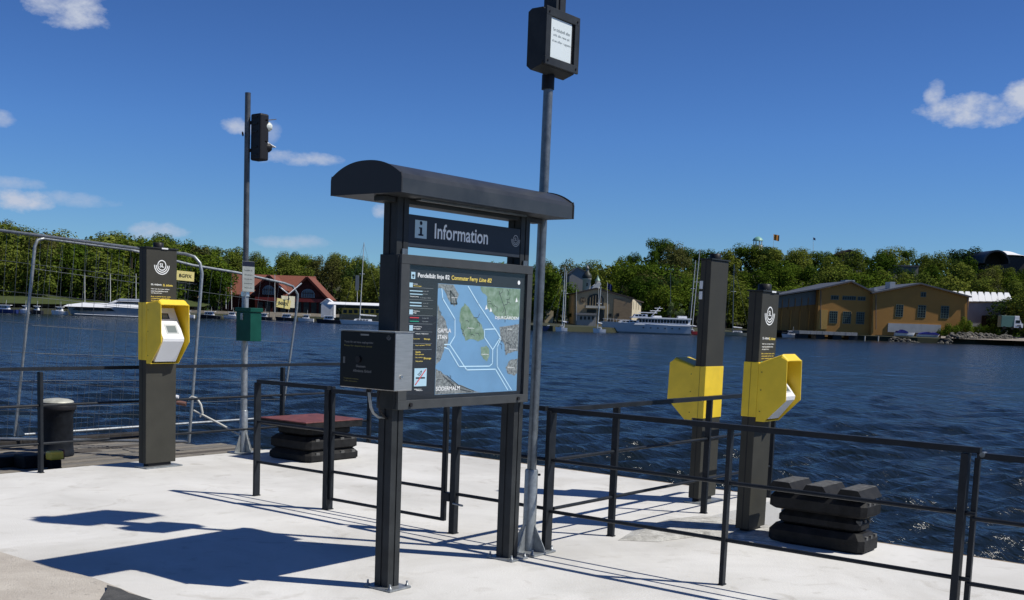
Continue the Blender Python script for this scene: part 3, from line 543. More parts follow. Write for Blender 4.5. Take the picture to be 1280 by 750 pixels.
# ================================================================ ticket reader columns
def column(x0, x1, y0, y1, H, wz0, wz1, label, hoodsign, hooddepth, z0=.05, back=False, rise=.09):
    D = At('ticket_reader_column', ((x0+x1)/2, (y0+y1)/2, 0), label, 'ticket reader', 'dark ticket reader columns with yellow hoods')
    D.part('base_plate', MB().box(x0-.03, x1+.05, y0-.06, y1+.03, .001, .016), GALV)
    D.part('foot', MB().box(x0+.05, x1-.05, y0+.02, y1-.02, .016, z0), BLACKP)
    c = D.part('column', MB().box(x0, x1, y0, y1, z0, H, .006), ANT2)
    D.part('side_groove', MB().box(x0-.0015, x0-.0005, (y0+y1)/2-.004, (y0+y1)/2+.004, z0+.01, H-.01), BLACKP, c)
    D.part('cap', MB().box(x0-.012, x1+.012, y0-.012, y1+.012, H, H+.012), ANT)
    D.part('cap_knob', MB().lathe(((x0+x1)/2, (y0+y1)/2, H+.012), [(.055, 0), (.055, .05), (.045, .055)], 20), BLACKP)
    e = .006
    D.part('yellow_wrap', MB().box(x0-e, x1+e, y0-e, y1+e, wz0, wz1, .003), YEL)
    # hood: side profile in Y-Z, open to the front
    s = hoodsign; yf = y0 if s < 0 else y1
    hz_ = wz1-wz0
    ch_ = .036; top = wz1+rise
    prof = [(0, wz1), (hooddepth-.05, top-ch_*.4), (hooddepth, top-ch_-.03), (hooddepth+.01, wz0+.33*hz_), (.07, wz0-.035), (0, wz0-.035)]
    P2 = [(yf+s*(a+e+.001), z) for a, z in prof]
    ht = .007; h = MB(); xa, xb = x0-.002, x1+.002-.03
    side = [(P2[0][0], P2[0][1]-ch_*.4), (P2[1][0], P2[1][1]-ch_*.8)]+P2[2:]
    h.prism(side, 'x', xa, xa+ht); h.prism(side, 'x', xb-ht, xb)
    def plate(q4, off):     # thin sheet: four corners and an inward offset
        q4 = [Vector(v) for v in q4]; o4 = [v+Vector(off) for v in q4]; h.add(q4+o4, [(0,1,2,3), (7,6,5,4), (0,4,5,1), (1,5,6,2), (2,6,7,3), (3,7,4,0)])
    segs = [(P2[0], P2[1]), (P2[1], P2[2])]
    for (p_, q_), k in zip(segs, (0, 1)):
        zt0, zt1 = p_[1]+(.0 if k == 0 else .0), q_[1]
        plate([(xa+ch_, p_[0], zt0), (xb-ch_, p_[0], zt0), (xb-ch_, q_[0], zt1), (xa+ch_, q_[0], zt1)], (0, -s*ht*.5, -ht))
        l0 = side[k]; l1 = side[k+1]
        for xs_, xi in ((xa, xa+ch_), (xb, xb-ch_)):
            sg = 1 if xs_ < xi else -1; m0 = xs_+sg*ch_*.35; zm0 = l0[1]+(zt0-l0[1])*.68; zm1 = l1[1]+(zt1-l1[1])*.68
            plate([(xs_, l0[0], l0[1]), (m0, p_[0], zm0), (m0, q_[0], zm1), (xs_, l1[0], l1[1])], (sg*ht*.7, 0, -ht*.6)); plate([(m0, p_[0], zm0), (xi, p_[0], zt0), (xi, q_[0], zt1), (m0, q_[0], zm1)], (sg*ht*.5, 0, -ht*.8))
    plate([(xa+ht, P2[4][0], P2[4][1]), (xb-ht, P2[4][0], P2[4][1]), (xb-ht, P2[5][0], P2[5][1]), (xa+ht, P2[5][0], P2[5][1])], (0, 0, ht))
    hood = D.part('hood', h, YEL)
    # reader inside
    rx0, rx1 = xa+.045, xb-.05; zt = wz1-.055; zm = wz0+.36*hz_
    rp_ = [(0, zt), (.05, zt), (hooddepth-.018, zm+.02), (hooddepth-.024, zm-.012), (.085, wz0-.012), (0, wz0+.01)]
    R_ = D.part('reader', MB().prism([(yf+s*(a+e+.002), z) for a, z in rp_], 'x', rx0, rx1), WHITEP)
    # screens on the slanted face
    A_ = Vector((rx0, yf+s*(.05+e+.002), zt)); Bv = Vector((rx0, yf+s*(hooddepth-.018+e+.002), zm+.02)); dv = (Bv-A_); nn = Vector((0, s*abs(dv.z), abs(dv.y))).normalized()*.0015
    wR = rx1-rx0
    def scr(u0, u1, v0, v1, m_, nm, k=1):
        vs = [A_+Vector((wR*u, 0, 0))+dv*v+nn*k for u, v in ((u0, v0), (u1, v0), (u1, v1), (u0, v1))]; D.part(nm, MB().add(vs, [(0,1,2,3)]), m_, R_)
    scr(.16, .62, .18, .36, BLACKP, 'display'); scr(.22, .56, .21, .33, mat('lcd_grey', (.16, .19, .20), .25), 'lcd', 2)
    scr(.24, .84, .54, .86, mat('reader_bezel', (.40, .42, .42), .4), 'reader_bezel'); scr(.32, .76, .59, .81, mat('reader_field', (.10, .13, .13), .3), 'reader_field', 2)
    D.part('seam', MB().box(x0-e-.0012, x0-e-.0002, (y0+y1)/2-.002, (y0+y1)/2+.002, wz0+.004, wz1-.004), mat('yellow_seam', (.20, .13, .01), .6))
    for zz in (wz0+.05, wz0+.5*hz_, wz1-.08): D.part('rivet', MB().tube([(xa-.0015, P2[0][0]+s*.03, zz), (xa-.003, P2[0][0]+s*.03, zz)], .006, 8), mat('yellow_seam', (.2, .13, .01), .6))
    # print on the front face
    if not back:
        X = (x0+x1)/2; yq = y0-.0008; W_ = x1-x0
        D.part('emblem', emblem((X, yq, H-.20), U_, V_, .085), INKW, c)
        tw = MB(); tyy = MB()
        for (bd, xo, zo, w_, h_, mb) in (('SL-biljett', .06, .385, .135, .024, tw), ('SL tickets', .215, .385, .125, .024, tyy), ('Här kan du köpa biljett', .06, .425, .235, .013, tw), ('med kontaktlöst kort', .06, .447, .215, .013, tw), ('eller blippa ditt SL-kort.', .06, .469, .14, .013, tw),
             ('Buy a ticket here with', .06, .505, .25, .012, tyy), ('contactless card or tap', .06, .525, .24, .012, tyy), ('your travel card.', .06, .545, .22, .012, tyy)):
            q_ = text_mb(bd, w=w_, h=h_, origin=(x0+xo*W_/.40, yq, H-zo-.012), bold=.025); D.part('lettering', q_, INKW if mb is tw else INKY, c)
        q_ = text_mb('VISA  mc  »)', w=.15*W_/.4, h=.018, origin=(x0+.11*W_/.4, yq, H-.605), bold=.05); D.part('lettering', q_, INKW, c)
        D.part('green_symbol', flat([(x0+.06*W_/.4, H-.625), (x0+.095*W_/.4, H-.625), (x0+.095*W_/.4, H-.575), (x0+.06*W_/.4, H-.575)], (0, yq, 0), U_, V_), mat('ink_turquoise', (.03, .38, .26), .5), c)
        D.part('cap_tab', MB().box(X-.01, X+.07, y0-.014, y0-.0125, H-.004, H+.01), WHITEP)
    return D
column(7.175, 7.565, 10.20, 10.33, 2.36, 1.17, 1.785, 'dark ticket reader column at left with the white reader facing the camera', -1, .25, rise=.05)
column(8.73, 9.06, 3.96, 4.08, 2.035, 1.0, 1.455, 'dark ticket reader column standing beside the ridged rubber stack at right', -1, .24)
c1 = column(9.90, 10.27, 5.03, 5.14, 2.37, .84, 1.345, 'tall ticket reader column at right with its yellow hood turned away to the left', 1, .27, back=True)
for z in (2.09, 1.99):
    c1.part('side_label', MB().box(9.892, 9.8985, 5.105, 5.138, z, z+.075), WHITEP)
# ================================================================ rubber fender stacks
def fender_layer(x0, x1, y0, y1, z0, z1, ch=.05, waist=.03):
    zm = (z0+z1)/2; bm = bmesh.new(); mb = MB()
    ring_ = lambda i, z: [(x0+i+ch, y0+i, z), (x1-i-ch, y0+i, z), (x1-i, y0+i+ch, z), (x1-i, y1-i-ch, z), (x1-i-ch, y1-i, z), (x0+i+ch, y1-i, z), (x0+i, y1-i-ch, z), (x0+i, y0+i+ch, z)]
    lv = [ring_(waist, z0), ring_(0, z0+.02), ring_(0, z1-.05), ring_(waist*1.6, z1)]
    vs = [p for l_ in lv for p in l_]; fs = [tuple(range(8))[::-1], tuple(range(24, 32))]
    for k in range(3): fs += [(k*8+i, k*8+(i+1) % 8, (k+1)*8+(i+1) % 8, (k+1)*8+i) for i in range(8)]
    return mb.add(vs, fs)
S1 = At('rubber_fender_stack', (9.3, 9.7, 0), 'stack of black rubber fender blocks with a faded red top plate', 'fender')
for i, (z0, z1, o_) in enumerate(((.0, .13, 0), (.135, .29, .01), (.30, .42, .07))):
    l_ = S1.part('rubber_block', fender_layer(8.86+o_, 9.72-o_, 9.46+o_, 10.18-o_, z0, z1), RUB)
    if i < 2:
        for x in (9.02, 9.22, 9.42, 9.6): S1.part('lug', MB().box(x-.03, x+.03, 9.462+o_, 9.50+o_, z1-.055, z1-.02, .004), RUBTOP, l_)
S1.part('black_plate', MB().box(8.74, 9.66, 9.38, 10.18, .40, .475, .008), RUB)
S1.part('red_top_plate', MB().box(8.735, 9.665, 9.375, 10.185, .476, .488, .003), REDP)
S2 = At('rubber_fender_stack', (9.1, 3.45, 0), 'stack of black rubber fender blocks with three pale-topped ridges on top at right', 'fender')
for i, (z0, z1, o_) in enumerate(((.0, .155, .0), (.16, .275, .055), (.28, .425, -.005))):
    l_ = S2.part('rubber_block', fender_layer(8.65+o_, 9.02-o_, 2.97+o_, 3.76-o_, z0, z1, .04, .025), RUB)
    for x in (8.75, 8.85, 8.95): S2.part('lug', MB().box(x-.02, x+.02, 2.972+o_, 3.01+o_, z1-.06, z1-.02, .004), RUBTOP, l_)
for i, yy in enumerate((3.02, 3.30, 3.58)):
    S2.part('ridge', MB().prism([(yy-.04, .426), (yy+.19, .426), (yy+.15, .50), (yy+.01, .50)], 'x', 8.63, 9.05), RUB)
    S2.part('sunlit_ridge_top', MB().prism([(yy+.012, .501), (yy+.148, .501), (yy+.146, .505), (yy+.014, .505)], 'x', 8.632, 9.048), RUBTOP)  # sunlit grey of the ridge tops put into the colour
# ================================================================ mooring bollard on the timber dock
bc = (7.46, 12.42, -.10)
Bo = At('mooring_bollard', bc, 'black round mooring bollard with a pale worn metal top', 'bollard')
Bo.part('body', MB().lathe(bc, [(.20, 0), (.20, .05), (.195, .06), (.19, .12), (.19, .50), (.205, .53), (.215, .56)], 32), mat('bollard_paint', (.012, .014, .018), .5, 0, .3, 10, .1, 40))
Bo.part('rim', MB().lathe((bc[0], bc[1], bc[2]+.561), [(.225, 0), (.23, .02), (.225, .07), (.20, .085)], 32), BLACKP)
Bo.part('worn_top', MB().lathe((bc[0], bc[1], bc[2]+.648), [(.20, 0), (.19, .016), (.14, .034), (.06, .045), (.001, .047)], 32), mat('worn_top_metal', (.42, .42, .36), .5, .2, .2, 14))
# ================================================================ signal pole at left
Sp = (8.87, 10.62)
S = At('signal_pole', (*Sp, 0), 'slim grey signal pole with galvanised foot beside the mesh fence', 'pole')
S.part('base_plate', MB().box(Sp[0]-.14, Sp[0]+.14, Sp[1]-.14, Sp[1]+.14, .001, .018, .003), GALV)
S.part('sleeve', MB().lathe((*Sp, .018), [(.050, 0), (.050, .50), (.044, .51)], 20), GALV)
S.part('lower_shaft', MB().lathe((*Sp, .5), [(.040, 0), (.040, 1.43), (.036, 1.45)], 20), GALV)
S.part('upper_shaft', MB().lathe((*Sp, 1.94), [(.034, 0), (.034, 2.345)], 20), mat('pole_brown_grey', (.10, .105, .11), .42, .5, .25, 10))
S.part('collar', MB().lathe((*Sp, 1.90), [(.052, 0), (.052, .055)], 20), mat('bright_collar', (.62, .64, .64), .3, .7))
for k in range(4):
    a = k*pi/2; dx, dy = cos(a), sin(a); g_ = MB(); p0 = Vector((Sp[0]+dx*.05, Sp[1]+dy*.05, .018)); p1 = p0+Vector((dx*.09, dy*.09, 0)); p2 = p0+Vector((0, 0, .24)); nn = Vector((-dy, dx, 0))*.004
    g_.add([p0-nn, p1-nn, p2-nn, p0+nn, p1+nn, p2+nn], [(0,1,2), (5,4,3), (0,3,4,1), (1,4,5,2), (2,5,3,0)]); S.part('gusset', g_, GALV)
S.part('cable_loop', MB().tube([(Sp[0]-.03+.05*cos(a)-.04, Sp[1]+.05*cos(a), 3.80+.02*sin(a)) for a in [i*2*pi/14 for i in range(14)]], .006, 6, closed=True), BLACKP)
Sh = (8.955, 10.50)
Hd = At('signal_light', (Sh[0], Sh[1], 3.5), 'black signal lamp housing high on the slim grey pole at left', 'signal light')
Hd.part('housing', MB().box(Sh[0]-.075, Sh[0]+.06, Sh[1]-.10, Sh[1]+.08, 3.50, 4.04, .02), BLACKP)
for z in (3.555, 3.645, 3.82, 3.91, 3.99): Hd.part('clip', MB().box(Sh[0]-.085, Sh[0]-.073, Sh[1]-.05, Sh[1]+.05, z, z+.02), BLACKP)
for z in (3.90, 3.66):
    Hd.part('visor', MB().prism([(Sh[0]+.0, z+.07), (Sh[0]+.17, z+.105 if z > 3.8 else z+.02), (Sh[0]+.17, z+.095 if z > 3.8 else z+.012), (Sh[0]+.0, z+.055)], 'y', Sh[1]-.10, Sh[1]+.02), mat('visor_grey', (.10, .10, .11), .3) if z > 3.8 else WHITEP)
    Hd.part('lamp', MB().tube([(Sh[0]+.04, Sh[1]-.05, z), (Sh[0]+.085, Sh[1]-.075, z), (Sh[0]+.11, Sh[1]-.09, z)], [.052, .056, .03], 16), mat('lamp_glass', (.62, .66, .62), .12, 0) if z > 3.8 else BLACKP)
Hd.part('bracket', MB().box(Sp[0]+.03, Sh[0]-.07, Sp[1]-.12, Sp[1]-.02, 3.60, 3.64), BLACKP); Hd.part('bracket', MB().box(Sp[0]+.03, Sh[0]-.07, Sp[1]-.12, Sp[1]-.02, 3.92, 3.96), BLACKP)
Nb = At('notice_board', (8.845, 10.6, 1.95), 'small grey notice sheet strapped to the slim signal pole at left', 'sign')
Nb.part('sheet', MB().box(8.76, 8.945, 10.545, 10.552, 1.955, 2.315, .002), mat('notice_grey', (.26, .28, .27), .4, 0, .15, 10))
Nb.part('heading', flat([(8.762, 2.255), (8.943, 2.255), (8.943, 2.313), (8.762, 2.313)], (0, 10.544, 0), U_, V_), INKN)
tm = MB()
for i, s_ in enumerate(('Pendelbåt 82', 'Slussen', 'Djurgården', 'Skeppsholmen', 'Allmänna gränd')):
    q_ = text_mb(s_, w=.12, h=.016, origin=(8.79, 10.544, 2.20-i*.052), bold=.02); Nb.part('lettering', q_, mat('ink_dim2', (.09, .10, .10), .5))
Gb = At('letter_box', (8.82, 10.5, 1.38), 'dark green metal box with sloped lid hung on the slim signal pole', 'box')
GRN = mat('green_paint', (.007, .060, .044), .38, 0, .15, 8)
Gb.part('body', MB().box(8.735, 8.905, 10.36, 10.62, 1.37, 1.715, .005), GRN)
Gb.part('lid', MB().box(8.722, 8.918, 10.345, 10.63, 1.7155, 1.765, .006), GRN)
Gb.part('padlock', MB().box(8.722, 8.733, 10.49, 10.53, 1.62, 1.70, .003), GALV)
Gb.part('strap', MB().box(8.79, 8.80, 10.52, 10.53, 1.765, 1.95), GALV)
# ================================================================ mesh fence panels
def W3(px, py, D): v = at(px, py, D); return to_world(v)
def fence_panel(label, bl, br, tl_pts, tr_, nv, nh, dl, dr):
    base = (bl+br)/2; D = At('mesh_fence_panel', tuple(base), label, 'fence', 'leaning mesh fence panels')
    fr__ = MB(); fr__.tube([bl]+tl_pts+[br], .021, 10); D.part('tube_frame', fr__, GALV)
    D.part('bottom_tube', MB().tube([bl+Vector((0,0,.01)), br+Vector((0,0,.01))], .02, 10), GALV)
    return D
DA = 14.49
A_bl = W3(-120, 548, DA); A_br = W3(236, 553, DA)
top = [W3(-104, 270, DA), W3(-95, 274, DA), W3(0, 288, DA), W3(175, 311, DA), W3(232, 317.5, DA), W3(243, 321, DA), W3(250, 329, DA), W3(252.5, 342, DA)]
WIRE = mat('fence_wire', (.15, .165, .175), .45, .4)
def fill(D, quad, nv, nh):
    tl_, tr_, bl, br = quad
    wr = .0021
    first = {}
    for i in range(1, nv):
        t_ = i/nv; a = tl_.lerp(tr_, t_); b_ = bl.lerp(br, t_); D.part('wire', MB().tube([a, b_], wr, 4, cap=False), WIRE)
    for j in range(1, nh):
        t_ = j/nh; a = tl_.lerp(bl, t_); b_ = tr_.lerp(br, t_)
        bow = Vector((0, 0, .004*((j*37) % 3-1))); D.part('wire', MB().tube([a, a.lerp(b_, .5)+bow, b_], .0028, 4, cap=False), WIRE)
FA = fence_panel('leaning galvanised mesh fence panel nearest the camera at far left', A_bl, A_br, top, None, 30, 8, 0, 0)
fill(FA, (W3(-104, 272, DA), W3(248, 322, DA), A_bl, A_br), 25, 7)
B_bl = W3(18, 545, 14.6); B_br = W3(352, 522, 18.2)
topB = [W3(41, 335, 14.6), W3(43.5, 308, 14.6), W3(47, 300, 14.63), W3(55, 298, 14.7), W3(162, 312, 15.7), W3(240, 331.5, 16.6), W3(297, 341, 17.3), W3(355, 354, 18.0), W3(366, 358, 18.15), W3(372, 368, 18.2), W3(371, 385, 18.2)]
FB = fence_panel('galvanised mesh fence panel reaching behind the signal pole toward the red building', B_bl, B_br, topB, None, 25, 8, 0, 0)
fill(FB, (W3(44, 300, 14.6), W3(371, 357, 18.2), B_bl, B_br), 24, 7)
FB.part('brace_plate', MB().add([W3(19, 545, 14.6), W3(32, 544, 14.55), W3(22, 528, 14.6), W3(19, 545, 14.63), W3(32, 544, 14.58), W3(22, 528, 14.63)], [(0,1,2), (5,4,3), (0,3,4,1), (1,4,5,2), (2,5,3,0)]), GALV)
def sign_plate(name, label, px0, py0, px1, py1, D_, body, m_, tilt):
    o = W3((px0+px1)/2, py1, D_); ya = .55; r = to_world(Vector((cos(tilt)*cos(ya), cos(tilt)*sin(ya), -sin(tilt)))); u = to_world(Vector((sin(tilt)*cos(ya), sin(tilt)*sin(ya), cos(tilt)))); bk = to_world(Vector((-sin(ya)*.008, cos(ya)*.008, 0)))
    a = W3(px0, py1, D_); b_ = W3(px1, py1, D_); wd = (b_-a).length/cos(ya); hh = (W3(px0, py0, D_)-a).length
    T_ = At(name, tuple(o), label, 'sign'); c = o-r*wd/2
    T_.part('plate', MB().add([c, c+r*wd, c+r*wd+u*hh, c+u*hh, c+bk, c+r*wd+bk, c+r*wd+u*hh+bk, c+u*hh+bk], [(0,1,2,3), (7,6,5,4), (0,4,5,1), (1,5,6,2), (2,6,7,3), (3,7,4,0)]), m_)
    if body: T_.part('lettering', text_mb(body, w=wd*.72, h=hh*.36, origin=tuple(c+r*wd*.14+u*hh*.33-bk*.3), U=tuple(r), V=tuple(u), bold=.03), BLACKP)
    return T_
PY_ = mat('pale_yellow_sign', (.70, .60, .22), .5, 0, .08, 20); 
sign_plate('fence_sign', 'yellow sign tied to the mesh fence right of the left reader column', 222, 339, 241, 351, 14.35, 'BGFIX', PY_, .05)
z_ = sign_plate('fence_sign', 'pale yellow sign hung on cords at the right end of the mesh fence', 345.5, 374, 361.5, 385, 18.0, 'BGFIX', PY_, .14)
z_.part('cord', MB().tube([W3(349, 358, 18.0), W3(361, 368, 18.0), W3(377, 354, 18.05)], .012, 5), WHITEP); z_.part('cord', MB().tube([W3(361, 368, 18.0), W3(360, 379, 18.0)], .008, 5), RAIL)
sign_plate('white_board', 'cream board behind the pale yellow sign on the mesh fence', 352, 370, 367.5, 384.5, 18.08, None, mat('cream_board', (.66, .62, .46), .5), .02)
# rubber feet, yellow lamp, hose
ft = At('rubber_weight', (6.9, 12.1, -.10), 'dark rubber fence foot on the timber dock beside the bollard', 'block')
for (px, py, w_, h_) in ((8, 574, .5, .02), (45, 571, .42, .05)):
    p = to_world(at(px, py+6, 12.6)); ft.part('block', MB().box(p.x-w_/2, p.x+w_/2, p.y-.12, p.y+.12, -.11, -.11+h_+.10, .015), RUB)
p = to_world(at(68, 567, 12.45)); p.z = .06
yl = At('warning_lamp', (p.x, p.y, -.10), 'small yellow lamp on a dark block beside the bollard', 'lamp')
yl.part('block', MB().box(p.x-.06, p.x+.06, p.y-.05, p.y+.05, -.11, .0, .01), RUB)
yl.part('lens', MB().box(p.x-.085, p.x+.085, p.y-.06, p.y+.05, .001, .10, .02), mat('amber_lens', (.92, .60, .08), .3)); yl.part('rim', MB().box(p.x+.078, p.x+.10, p.y-.05, p.y+.06, .0, .11, .01), mat('dark_red', (.12, .02, .02), .5))
HOSE = mat('pale_hose', (.50, .50, .46), .5)
hz1 = At('hose', tuple(W3(260, 540, 14.2)), 'pale hose looped over the fence leg behind the left reader column', 'hose')
hz1.part('loop', MB().tube([W3(x, y, 14.1) for x, y in ((235, 500), (240, 496), (246, 498), (251, 506), (253, 516), (250, 521))], .016, 8), HOSE)
hz1.part('line', MB().tube([W3(x, y, 14.1) for x, y in ((242, 513), (254, 519), (275, 530), (295, 541), (312, 549))], .014, 8), HOSE)
hz1.part('coupling', MB().tube([W3(221, 503, 14.1), W3(233, 505, 14.1)], .03, 10), mat('brass_coupling', (.30, .16, .12), .4, .5))
hz1.part('cap', MB().tube([W3(217, 496, 14.1), W3(223, 497, 14.1)], .03, 10), WHITEP)
# ================================================================ far shore (built in the level observer's frame: right, forward, up)
TH = math.atan2(UB[0], UA[0])
def sea_pt(px, py):
    r = ray(px, py); t = (SEA-EYE)/r[2]; return r[0]*t, r[1]*t
SHORE = [sea_pt(*q) for q in ((-260, 382.5), (0, 391.0), (180, 395.5), (245, 397), (400, 401.2), (480, 404.5), (680, 413.5), (860, 418.2), (975, 420.6), (1100, 426), (1200, 430), (1280, 432.3), (1560, 443))]
SHORE.sort()
def lerp_tab(tab, x):
    if x <= tab[0][0]: return tab[0][1]
    for (a, b), (c, d) in zip(tab, tab[1:]):
        if x <= c: return b+(d-b)*(x-a)/(c-a)
    return tab[-1][1]
def shore_f(r): return lerp_tab(SHORE, r)
SKY = [(-300, 266), (-60, 266), (0, 270), (20, 274), (40, 288), (70, 287), (90, 293), (110, 292), (140, 286), (160, 288), (185, 292), (205, 288), (225, 293), (250, 302), (275, 303), (300, 310), (345, 316), (372, 312), (400, 316), (430, 316), (470, 320), (520, 324),
       (600, 326), (640, 322), (672, 322), (700, 326), (735, 325), (760, 320), (785, 312), (808, 303), (826, 296), (842, 300), (855, 309), (872, 303), (900, 307), (940, 306), (975, 304), (1000, 308), (1040, 310), (1080, 310), (1110, 305), (1135, 303), (1160, 313), (1190, 316), (1206, 309), (1216, 322), (1226, 332), (1285, 332), (1340, 320), (1600, 310)]
def px_of(r, f, z):
    q = Vector((r, f, z-EYE)); F_ = q.y*_cp-q.z*_sp; U2 = q.y*_sp+q.z*_cp; u = FOC*q.x/F_; v = -FOC*U2/F_
    return PPX+_cr*u-_sr*v, PPY+_sr*u+_cr*v
FT = 430
def sky_z(r, f):
    px = px_of(r, f, 30)[0]; return at(px, lerp_tab(SKY, px), f).z
def terr(r, f):
    s = shore_f(r)
    if f < s-1.5: return -3
    if f < s+.01: return -3+(f-s+1.5)/1.5*3.2
    zt = sky_z(r, FT)-9.5; a = s+38
    if f <= a: return .2+(f-s)*.018
    t_ = min(1, (f-a)/(FT-a)); t_ = t_*t_*(3-2*t_)
    return .9+(zt-.9)*t_
vs = []; fs = []; rs_ = list(range(-520, 621, 12)); fsn = [-1.6, 0, 1, 14, 26, 38, 50, 62, 75, 90, 105, 120, 140, 165, 200, 260, 400]
for r in rs_:
    s = shore_f(r)
    for d in fsn: f = s+d; vs.append(to_world((r, f, terr(r, f))))
nf = len(fsn)
for i in range(len(rs_)-1):
    for j in range(nf-1): fs.append((i*nf+j, (i+1)*nf+j, (i+1)*nf+j+1, i*nf+j+1))
GRASS = noise_mat('far_ground', (.022, .026, .012), (.036, .040, .018), (.06, .055, .04), .06, .03, .95, .2, .5)
tag(MB().add(vs, fs).build('far_shore', GRASS), kind='structure')
class Far:    # a thing on the far shore, parts given in the observer frame
    def __init__(s, name, r, f, z, label, category, group=None, yaw=0):
        s.o = thing(name, to_world((r, f, z)), label, category, group, TH+yaw); s.b = (r, f, z); s.yaw = yaw
    def part(s, name, mb, m, parent=None, **k):
        mb.v = [(x-s.b[0], y-s.b[1], z-s.b[2]) for x, y, z in mb.v]; return mb.build(name, m, parent or s.o, **k)
    def lpart(s, name, mb, m, parent=None, **k): return mb.build(name, m, parent or s.o, **k)
def L2(px, py, D): v = at(px, py, D); return v.x, v.z
GLASSD = mat('dark_glass', (.012, .016, .022), .12, 0, 0); FRW = mat('window_frame_green', (.11, .155, .125), .5)
def win(B, D, px0, py0, px1, py1, nx=2, ny=3, fm=None, proud=.10, t_=.12):
    a = L2(px0, (py0+py1)/2, D)[0]; b = L2(px1, (py0+py1)/2, D)[0]; z1 = L2((px0+px1)/2, py0, D)[1]; z0 = L2((px0+px1)/2, py1, D)[1]
    mb = MB(); y0, y1 = D-proud, D-.005
    mb.box(a, b, y0, y1, z1-t_, z1); mb.box(a, b, y0, y1, z0, z0+t_); mb.box(a, a+t_, y0, y1, z0+t_, z1-t_); mb.box(b-t_, b, y0, y1, z0+t_, z1-t_)
    for i in range(1, nx): x = a+(b-a)*i/nx; mb.box(x-.05, x+.05, y0+.01, y1, z0+t_, z1-t_)
    for i in range(1, ny): z = z0+(z1-z0)*i/ny; mb.box(a+t_, b-t_, y0+.02, y1, z-.045, z+.045)
    w_ = B.part('window', mb, fm or FRW); B.part('pane', MB().box(a+.05, b-.05, D-.045, D-.01, z0+.05, z1-.05), GLASSD, w_); return w_
def gable(B, D, depth, pts_px, wallm, roofm, over=.5, zbot=-.5, rt_=.35, name='wall'):
    """pts_px: left eave, apex, right eave pixels on the facade plane at distance D; ridge runs away from the viewer"""
    (xl, zl), (xa, za), (xr, zr) = [L2(*q, D) for q in pts_px]
    wl = B.part(name, MB().prism([(xl, zbot), (xr, zbot), (xr, zr), (xa, za), (xl, zl)], 'y', D, D+depth), wallm)
    def slab(x0, z0, x1, z1): 
        d = Vector((x1-x0, z1-z0)).normalized(); e_ = d*over; n_ = Vector((-d.y, d.x)); n_ = n_ if n_.y > 0 else -n_
        p = [Vector((x0, z0))+n_*.02-(e_), Vector((x1, z1))+n_*.02]; q_ = [p[1]+n_*rt_, p[0]+n_*rt_]
        return MB().prism([tuple(v) for v in p+q_], 'y', D-over, D+depth+over)
    B.part('roof', slab(xl, zl, xa, za), roofm); B.part('roof', slab(xr, zr, xa, za), roofm); return wl
def rect(B, name, D, d1, px0, py0, px1, py1, m, parent=None, zb=None):
    a = L2(px0, (py0+py1)/2, D)[0]; b = L2(px1, (py0+py1)/2, D)[0]; z1 = L2((px0+px1)/2, py0, D)[1]; z0 = zb if zb is not None else L2((px0+px1)/2, py1, D)[1]
    return B.part(name, MB().box(a, b, D, D+d1, z0, z1), m, parent)
def far(name, px, py, D, label, cat_, group=None): r, z = L2(px, py, D); return Far(name, r, D, z, label, cat_, group)
OCH = mat('ochre_plaster', (.41, .20, .045), .85, 0, .10, .25); OCH2 = mat('ochre_plaster_light', (.48, .29, .075), .85, 0, .08, .3); GREYW = mat('grey_glazing', (.10, .115, .12), .4, 0, .15, .6)
SLATE = mat('grey_sheet_roof', (.10, .105, .11), .5, .2, .12, .4); SHED = mat('ochre_plank_wall', (.26, .135, .035), .85, 0, .15, .8, stretch=(6, 6, .5)); PLIN = mat('pale_plinth', (.42, .43, .43), .8, 0, .1, .5)
# --- yellow halls
D1 = 306
Y1 = far('boat_hall', 1060, 412, D1, 'ochre gabled boat hall with grey glazed upper side standing nearest the reader column', 'building')
gable(Y1, D1, 26, [(1024, 361.5), (1064, 352.5), (1091.3, 366)], OCH, SLATE)
win(Y1, D1, 1038.5, 369.3, 1048.3, 374.8, 3, 1); win(Y1, D1, 1053, 370, 1070, 375.2, 6, 1); win(Y1, D1, 1072, 370.7, 1081.8, 375.8, 3, 1)
for i in range(3): win(Y1, D1, 1036.5+16.8*i, 388.8+.6*i, 1046.8+16.8*i, 404+.6*i, 4, 5)
rect(Y1, 'corner_panel', D1-.12, .11, 1024, 387, 1034.5, 411.5, OCH2)
# recessed left wing under the long roof slope
(xa_, za_), (xb_, zb_), (xc_, zc_) = L2(974, 370, D1), L2(1023.8, 362.2, D1), L2(974, 405, D1+4)
Y1.part('wing_wall', MB().prism([(xa_-2.6, .2), (xb_, .2), (xb_, zb_-.1), (xa_-2.6, za_-.6)], 'y', D1+2.5, D1+22), SHED)
Y1.part('wing_glazing', MB().prism([(xa_-2.6, za_-3.6), (xb_-.02, zb_-3.9), (xb_-.02, zb_-.2), (xa_-2.6, za_-.7)], 'y', D1+2.3, D1+2.49), GREYW)
for i in range(7): x = xa_-2+i*1.75; Y1.part('glazing_bar', MB().box(x, x+.18, D1+2.15, D1+2.29, za_-3.6, za_-1.1+i*.17), SHED)
for i in range(5): x = xa_-1+i*2.5; Y1.part('wall_batten', MB().box(x, x+.25, D1+2.2, D1+2.49, .9, za_-3.7), OCH)
dv_ = Vector((xb_+.3-(xa_-7), zb_-(za_-1.35))); Y1.part('wing_roof', MB().prism([(xa_-3, za_-.45), (xb_-.02, zb_+.15), (xb_-.02, zb_+.5), (xa_-3, za_-.1)], 'y', D1-1.5, D1+23), SLATE)
Y1.part('wing_shadow_box', MB().box(xa_-2.6, xb_-.1, D1+1.5, D1+2.45, .15, .85), mat('near_black', (.01, .01, .011), .8))  # near-black box stands in for the shade under the wing
